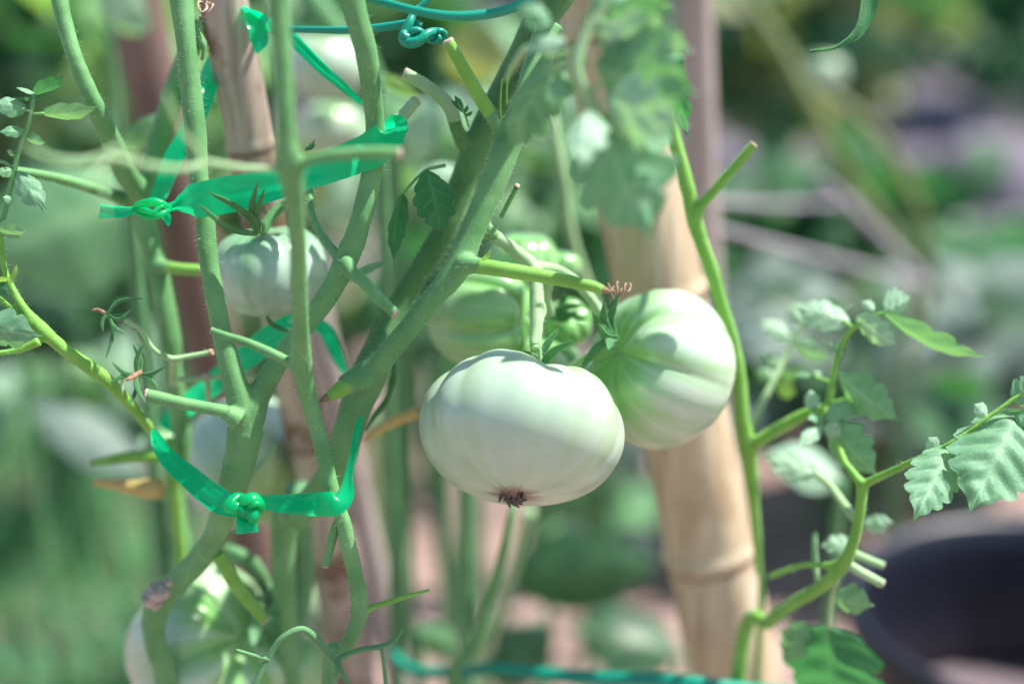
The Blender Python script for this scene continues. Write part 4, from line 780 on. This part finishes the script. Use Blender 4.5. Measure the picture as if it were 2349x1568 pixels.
# drying spent flowers (star calyxes)
def spent(label, cx, cy, d, tips, stub_pts, w_=13):
    t = thing('spent_flower', P(cx, cy, d), label, 'flower calyx', 'spent tomato flowers with green sepals')
    for (x, y, dd, bd) in tips:
        mb = MB(); sepal_geo(mb, P(cx, cy, d), P(x, y, dd), w_ * px(d), bd); mb.build('sepal', 'sepal', t)
    mb = MB(); tube(mb, stub_pts, rough=.1); mb.build('dry_pistil', 'cut_brown', t)
    mb = MB(); disc_cap(mb, P(cx, cy, d + .001), CV(0, .2, 1).normalized(), 9 * px(d), .5); mb.build('receptacle', 'sepal', t)
spent('star shaped green calyx with a brown centre beside the left pruned shoot', 315, 858, .592, [(305, 788, .59, .15), (332, 785, .59, -.1), (381, 839, .588, .1), (363, 891, .588, -.12), (334, 923, .587, .12), (295, 930, .588, -.1), (250, 878, .588, .08), (257, 831, .588, -.15)], [(322, 853, .588, 12), (308, 862, .584, 14), (290, 872, .58, 7)])
spent('green calyx turned sideways with drooping sepals and a brown tip', 248, 722, .612, [(330, 685, .61, -.18), (318, 695, .612, .15), (290, 768, .612, .12), (243, 822, .612, -.12), (300, 712, .605, .2), (236, 760, .612, .2), (325, 690, .62, -.3)], [(240, 718, .61, 10), (225, 710, .61, 8), (210, 712, .61, 5)], 11)
# yellow drying shoots at the left
YS = thing('withered_leaf', P(365, 1120, .70), 'yellow withered leaf stalk pointing left below the tape', 'withered leaf')
mb = MB(); tube(mb, [(372, 1122, .70, 46), (345, 1120, .70, 48), (300, 1116, .70, 34), (250, 1108, .70, 24), (213, 1106, .70, 10)], seg=12); mb.build('stalk', 'leaf_yellow', YS)
YS = thing('pruned_stalk', P(390, 1045, .71), 'lime green pruned stalk pointing left above the yellow one', 'plant stalk')
mb = MB(); tube(mb, [(400, 1040, .705, 34), (350, 1044, .70, 32), (290, 1048, .70, 26), (240, 1056, .70, 20), (214, 1060, .70, 12)], seg=12); mb.build('stalk', 'stem_lime', YS)
mb = MB(); disc_cap(mb, P(213, 1060, .70), CV(-1, 0, 0), 7 * px(.7), .5); mb.build('cut_face', 'cut_brown', YS)
YS = thing('pruned_stalk', P(560, 1130, .64), 'thin yellow stalk in front of the tomato behind the lower knot', 'plant stalk')
mb = MB(); tube(mb, [(556, 1130, .64, 22), (580, 1090, .64, 20), (610, 1050, .642, 16), (632, 1020, .644, 9)], seg=12); mb.build('stalk', 'stem_pale', YS)
DF = thing('withered_flower', P(470, 10, .615), 'brown withered flower on a hairy stalk beside the spotted bamboo cane', 'withered flower')
mb = MB()
for k in range(14): a = random.random() * 6.28; sepal_geo(mb, P(470, 5, .612), P(470 + 18 * math.cos(a), 5 + 26 * math.sin(a), .605 + random.random() * .01), 8 * px(.61), random.uniform(-.5, .5))
mb.build('dry_petals', 'dry_orange', DF)
mb = MB(); tube(mb, [(462, 138, .613, 8), (468, 118, .612, 10), (465, 100, .612, 20), (462, 84, .612, 9), (456, 70, .612, 8), (462, 42, .612, 8)], hairs=8, hlen=.002); mb.build('stalk', ['stem_green', 'hair'], DF)
mb = MB(); disc_cap(mb, P(464, 40, .612), CV(.1, 1, .2).normalized(), 8 * px(.61), .6); mb.build('dry_end', 'dry_orange', DF)

# ================================================================== TOMATOES
def rb(n, dep, wd, jit=.25, off=0):
    return [(off + 360 / n * k + random.uniform(-1, 1) * jit * 360 / n, dep * random.uniform(.5, 1.3), wd * random.uniform(.8, 1.3)) for k in range(n)]
# front: viewer side is -y of camera => angle about 270 deg in local frame
G1 = 'big unripe tomatoes on the fruit truss'
r1, c1, z1, *_ = tomato(1196, 990, .614, 480, .645, (.09, .93, -.44), 'tomato_white', 'largest pale green tomato, front and centre, with a brown scar underneath',
   [(208, .22, .10), (234, .09, .10), (258, .05, .12), (284, .13, .15), (303, .08, .10), (322, .08, .11), (342, .13, .10), (10, .12, .15), (60, .15, .15), (95, .2, .15), (130, .14, .12), (168, .12, .12)],
   dimple=.20, scar=True, box=.82, bdim=.0, pear=.11, lifts=[(246, .095, .58), (284, -.025, .2), (325, .06, .35), (200, .05, .3)], gf=2.0)
calyx_tips(r1, 1243, 842, .612, [(1311, 783, .604), (1282, 752, .612), (1185, 808, .62), (1215, 790, .625), (1270, 800, .63)], 22)
r2, *_ = tomato(1512, 843, .664, 372, .86, (-.80, .27, .46), 'tomato_mid', 'large ribbed pale tomato at right, leaning against the fat bamboo pole', [(8, .22, .13), (60, .08, .2), (105, .2, .12), (155, .25, .12), (205, .10, .16), (258, .12, .18), (312, .20, .15)], dimple=.2, spin=.25, box=.88, gf=1.7, lifts=[(340, .08, .4), (285, .06, .4)])
calyx_tips(r2, 1412, 776, .632, [(1358, 715, .62), (1385, 690, .62), (1420, 672, .625), (1372, 742, .615), (1330, 850, .63), (1395, 800, .615)], 24)
mb = MB()
for k in range(6): tube(mb, [(1412, 700, .63, 4), (1400 + k * 9, 665 - (k % 3) * 8, .628, 4), (1395 + k * 10, 650 + (k % 2) * 14, .625, 3), (1404 + k * 7, 668, .62, 2)], seg=6)
mb.build('withered_petals', 'dry_orange', r2)
tomato(1108, 726, .69, 250, 1.0, (.92, -.06, .30), 'tomato_green', 'deeply ribbed green tomato behind the long pruned shoot', rb(6, .34, .10, .15, 15), dimple=.2, spin=.9, box=.80)
tomato(1200, 600, .715, 172, .85, (.1, .9, .25), 'tomato_green', 'glossy green tomato at the top of the cluster', rb(6, .12, .12), dimple=.12)
r5, *_ = tomato(1258, 830, .70, 158, .80, (.1, .8, .55), 'tomato_mid', 'small striped tomato peeping over the biggest one', rb(7, .22, .12), dimple=.15)
r6, *_ = tomato(1302, 742, .705, 120, .85, (.2, .4, .8), 'tomato_green', 'little green tomato in the middle of the cluster', rb(6, .2, .12), dimple=.15)
calyx_tips(r6, 1265, 725, .672, [(1335, 700, .66), (1325, 712, .66), (1345, 735, .665), (1300, 665, .67), (1215, 700, .67), (1225, 690, .668)], 20)
tomato(1295, 608, .72, 80, .9, (.2, .9, .3), 'tomato_green', 'tiny green tomato right of the top of the cluster', rb(6, .1, .12), res=(60, 40))
tomato(1335, 880, .70, 130, .9, (.0, .9, .3), 'tomato_mid', 'small pale tomato wedged between the two largest ones', rb(6, .1, .12), res=(80, 50))
r7, *_ = tomato(622, 618, .652, 270, .79, (-.06, .93, .22), 'tomato_dusty', 'small dusty green tomato hanging behind the two upright left stems', rb(9, .07, .12, .3, 5), dimple=.12, box=.80)
calyx_tips(r7, 592, 536, .603, [(455, 468, .578), (477, 440, .576), (593, 414, .58), (608, 432, .582), (545, 475, .588), (570, 486, .59)], 17, bend=.1)
mb = MB(); tube(mb, [(598, 535, .63, 26), (620, 500, .632, 24), (650, 470, .634, 24), (680, 452, .634, 22)], hairs=3); mb.build('stalk', ['stem_green', 'hair'], r7)
mb = MB(); tube(mb, [(612, 726, .64, 8), (622, 742, .64, 12), (640, 752, .64, 12), (660, 760, .64, 6)]); mb.build('dry_style', 'sepal', r7)
tomato(572, 1060, .77, 315, .9, (.5, -.5, .5), 'tomato_white', 'blurred pale tomato behind the forked trunk and lower tape knot', rb(6, .1, .15), dimple=.1, res=(90, 60))
r8, *_ = tomato(485, 1490, .73, 400, .85, (.62, .35, .6), 'tomato_mid', 'large blurred striped tomato at the bottom left', rb(6, .18, .13), dimple=.2, spin=.4, res=(110, 70))
calyx_tips(r8, 600, 1432, .70, [(570, 1390, .70), (640, 1410, .70), (650, 1470, .70), (600, 1490, .70), (580, 1480, .69)], 34)
tomato(662, 1530, .76, 165, .9, (.0, .9, .3), 'tomato_green', 'smaller blurred tomato at the bottom beside the striped one', rb(6, .12, .13), res=(80, 50))
tomato(745, 150, .95, 200, .8, (.1, .9, .2), 'tomato_white', 'pale blurred tomato high behind the narrow green tape', rb(6, .08, .13), res=(80, 50))
tomato(765, 290, 1.0, 150, .8, (.1, .9, .2), 'tomato_mid', 'pale yellowish blurred tomato below the high one', rb(6, .08, .13), res=(80, 50))
tomato(1892, 165, 1.55, 90, .9, (.1, .9, .2), 'tomato_white', 'pale round fruit shape standing for a blurred highlight at the upper right', rb(5, .05, .13), res=(50, 30))  # pale ball added where a blurred bright highlight sits
tomato(740, 1400, .82, 130, 1.1, (.1, .9, .2), 'tomato_white', 'pale blurred tomato low behind the front vine', rb(5, .08, .13), res=(60, 40))
tomato(380, 1040, .80, 130, 1.0, (-.2, .8, .2), 'tomato_mid', 'pale blurred tomato left of the forked trunk', rb(5, .08, .13), res=(60, 40))

# ================================================================== TAPE AND WIRE
TG = 'green plastic ties holding the vines'
def tape(label, pieces, knots=(), tails=()):
    s = pieces[0][0]; t = thing('garden_tape', P(s[0], s[1], s[2]), label, 'garden tape', TG)
    for p in pieces: mb = MB(); ribbon(mb, p); mb.build('band', 'tape', t)
    for p in tails: mb = MB(); ribbon(mb, p, cup=.12); mb.build('tail', 'tape', t)
    for k in knots:
        mb = MB()
        if k: [knot_geo(mb, *q) for q in k]
        else:
            for pth in ([(300, 484, .597, 8), (318, 470, .594, 15), (345, 463, .592, 19), (372, 468, .593, 19), (392, 478, .596, 12)], [(318, 490, .596, 10), (340, 498, .592, 15), (366, 494, .591, 16), (390, 480, .595, 10)], [(308, 480, .594, 8), (332, 482, .591, 14), (352, 488, .590, 12), (362, 478, .591, 10), (376, 472, .592, 8)]):
                tube(mb, pth, rough=.16, seg=14, step=.0012)
        mb.build('knot', 'tape', t)
tape('wide green tape knotted at left and wrapped across the upper stems',
  [[(383, 478, .60, 20, 0), (400, 472, .598, 22, 10), (420, 466, .596, 46, 5), (444, 460, .594, 78, 0), (475, 456, .593, 82, 0), (520, 447, .594, 84, 0), (570, 438, .594, 80, 5), (617, 427, .594, 72, 8), (665, 414, .595, 66, 5), (703, 403, .596, 62, 0), (745, 388, .596, 70, -5), (800, 366, .594, 78, -5), (850, 345, .59, 82, 0), (885, 318, .588, 80, 10), (903, 298, .592, 66, 45), (906, 292, .604, 60, 80), (890, 300, .615, 56, 140), (850, 330, .622, 60, 170)]],
  knots=[[]],
  tails=[[(340, 480, .597, 20, 10), (310, 482, .595, 18, 30), (275, 486, .594, 26, 20), (228, 484, .593, 34, 5)], [(375, 480, .6, 16, 0), (382, 500, .6, 20, 20), (387, 518, .6, 4, 10)]])
tape('green tape looped round the spotted bamboo cane near the top',
  [[(830, 238, .625, 12, 0), (806, 215, .628, 17, 10), (783, 195, .63, 22, 0), (740, 158, .633, 26, 0), (700, 118, .636, 28, 5), (668, 88, .64, 30, 20), (640, 68, .64, 28, 30), (610, 52, .64, 36, 40), (580, 38, .643, 40, 55), (560, 32, .66, 44, 75), (548, 60, .69, 44, 120), (520, 110, .70, 46, 160), (490, 150, .685, 46, 175), (474, 200, .655, 48, 180), (452, 260, .65, 48, 180), (425, 320, .648, 46, 180), (395, 370, .646, 44, 180), (372, 430, .646, 38, 190), (350, 470, .655, 34, 240)],
   [(567, 30, .642, 14, 10), (588, 60, .64, 44, 20), (594, 90, .64, 46, 10), (588, 122, .64, 10, 0)]])
tape('lower green tape sagging to a knot on the forked trunk',
  [[(352, 985, .63, 12, 0), (366, 1022, .624, 34, 0), (395, 1060, .618, 44, 5), (433, 1092, .612, 50, 0), (470, 1124, .606, 56, -8), (505, 1148, .60, 60, 0), (540, 1160, .594, 52, 10), (572, 1156, .594, 38, 0), (605, 1152, .596, 34, 10), (645, 1154, .598, 42, 0), (690, 1156, .596, 50, 0), (735, 1156, .59, 56, 0), (768, 1152, .587, 60, 15), (786, 1138, .590, 56, 40), (796, 1100, .60, 40, 60), (806, 1055, .607, 30, 55), (818, 1000, .612, 22, 40), (828, 955, .616, 12, 20)],
   [(378, 985, .708, 40, 0), (400, 955, .708, 46, 0), (440, 920, .695, 48, 0), (480, 888, .69, 50, 0), (530, 845, .685, 52, 0), (580, 806, .68, 56, 0), (620, 775, .675, 60, 0), (660, 745, .672, 46, 0), (700, 735, .68, 40, 10), (742, 752, .685, 34, 0), (765, 795, .685, 30, 0), (792, 855, .685, 16, 0)]],
  knots=[[(562, 1160, .588, 36, 26, 16, 1, .7), (575, 1168, .587, 22, 24, 13, 1, .7)]],
  tails=[[(560, 1172, .59, 26, 0), (564, 1192, .588, 44, 0), (567, 1222, .587, 52, 8)]])
WG = 'teal plastic coated wire rings'
t = thing('wire_ring', P(1040, 30, .578), 'teal plastic coated wire hoop across the top of the vines', 'garden wire', WG)
mb = MB(); tube(mb, [(1420, -260, .66, 23), (1330, -75, .60, 23), (1225, -8, .585, 23), (1160, 22, .58, 23), (1090, 36, .578, 23), (1020, 36, .578, 22), (950, 24, .58, 20), (890, 8, .585, 19), (840, -8, .59, 18), (720, -90, .61, 18), (700, -200, .66, 18)], rough=.005, seg=18); mb.build('hoop', 'wire', t)
t = thing('wire_tie', P(930, 70, .60), 'thinner teal wire twisted into a knot beneath the hoop', 'garden wire', WG)
mb = MB(); tube(mb, [(560, 62, .70, 14), (600, 66, .66, 15), (655, 68, .635, 16), (720, 69, .625, 17), (790, 70, .615, 18), (850, 66, .61, 19), (900, 60, .607, 20), (945, 54, .604, 20), (965, 60, .603, 18)], rough=.01)
tube(mb, [(1000, -20, .60, 12), (975, 6, .60, 14), (950, 30, .60, 18), (938, 56, .598, 20), (925, 85, .598, 24), (935, 98, .596, 24), (962, 94, .595, 24), (980, 78, .596, 22), (1000, 74, .6, 22), (1018, 78, .602, 20), (1012, 92, .603, 18), (985, 92, .606, 16), (960, 78, .606, 18), (940, 70, .602, 16)], rough=.06, step=.001)
mb.build('strand', 'wire', t)
mb = MB(); knot_geo(mb, 948, 84, .597, 24, 18, 9, 1, .9); knot_geo(mb, 998, 82, .60, 24, 14, 7, 1, .9); mb.build('knot', 'wire', t)
t = thing('wire_ring', P(1350, 1560, .80), 'lower teal wire ring crossing the bottom edge', 'garden wire', WG)
mb = MB(); tube(mb, [(900, 1500, .86, 26), (950, 1536, .84, 28), (1050, 1540, .82, 28), (1130, 1532, .80, 30), (1250, 1545, .78, 32), (1400, 1556, .76, 34), (1550, 1562, .74, 36), (1700, 1580, .735, 36), (1900, 1600, .74, 36), (2100, 1640, .80, 34)], rough=.005, seg=14); mb.build('hoop', 'wire', t)
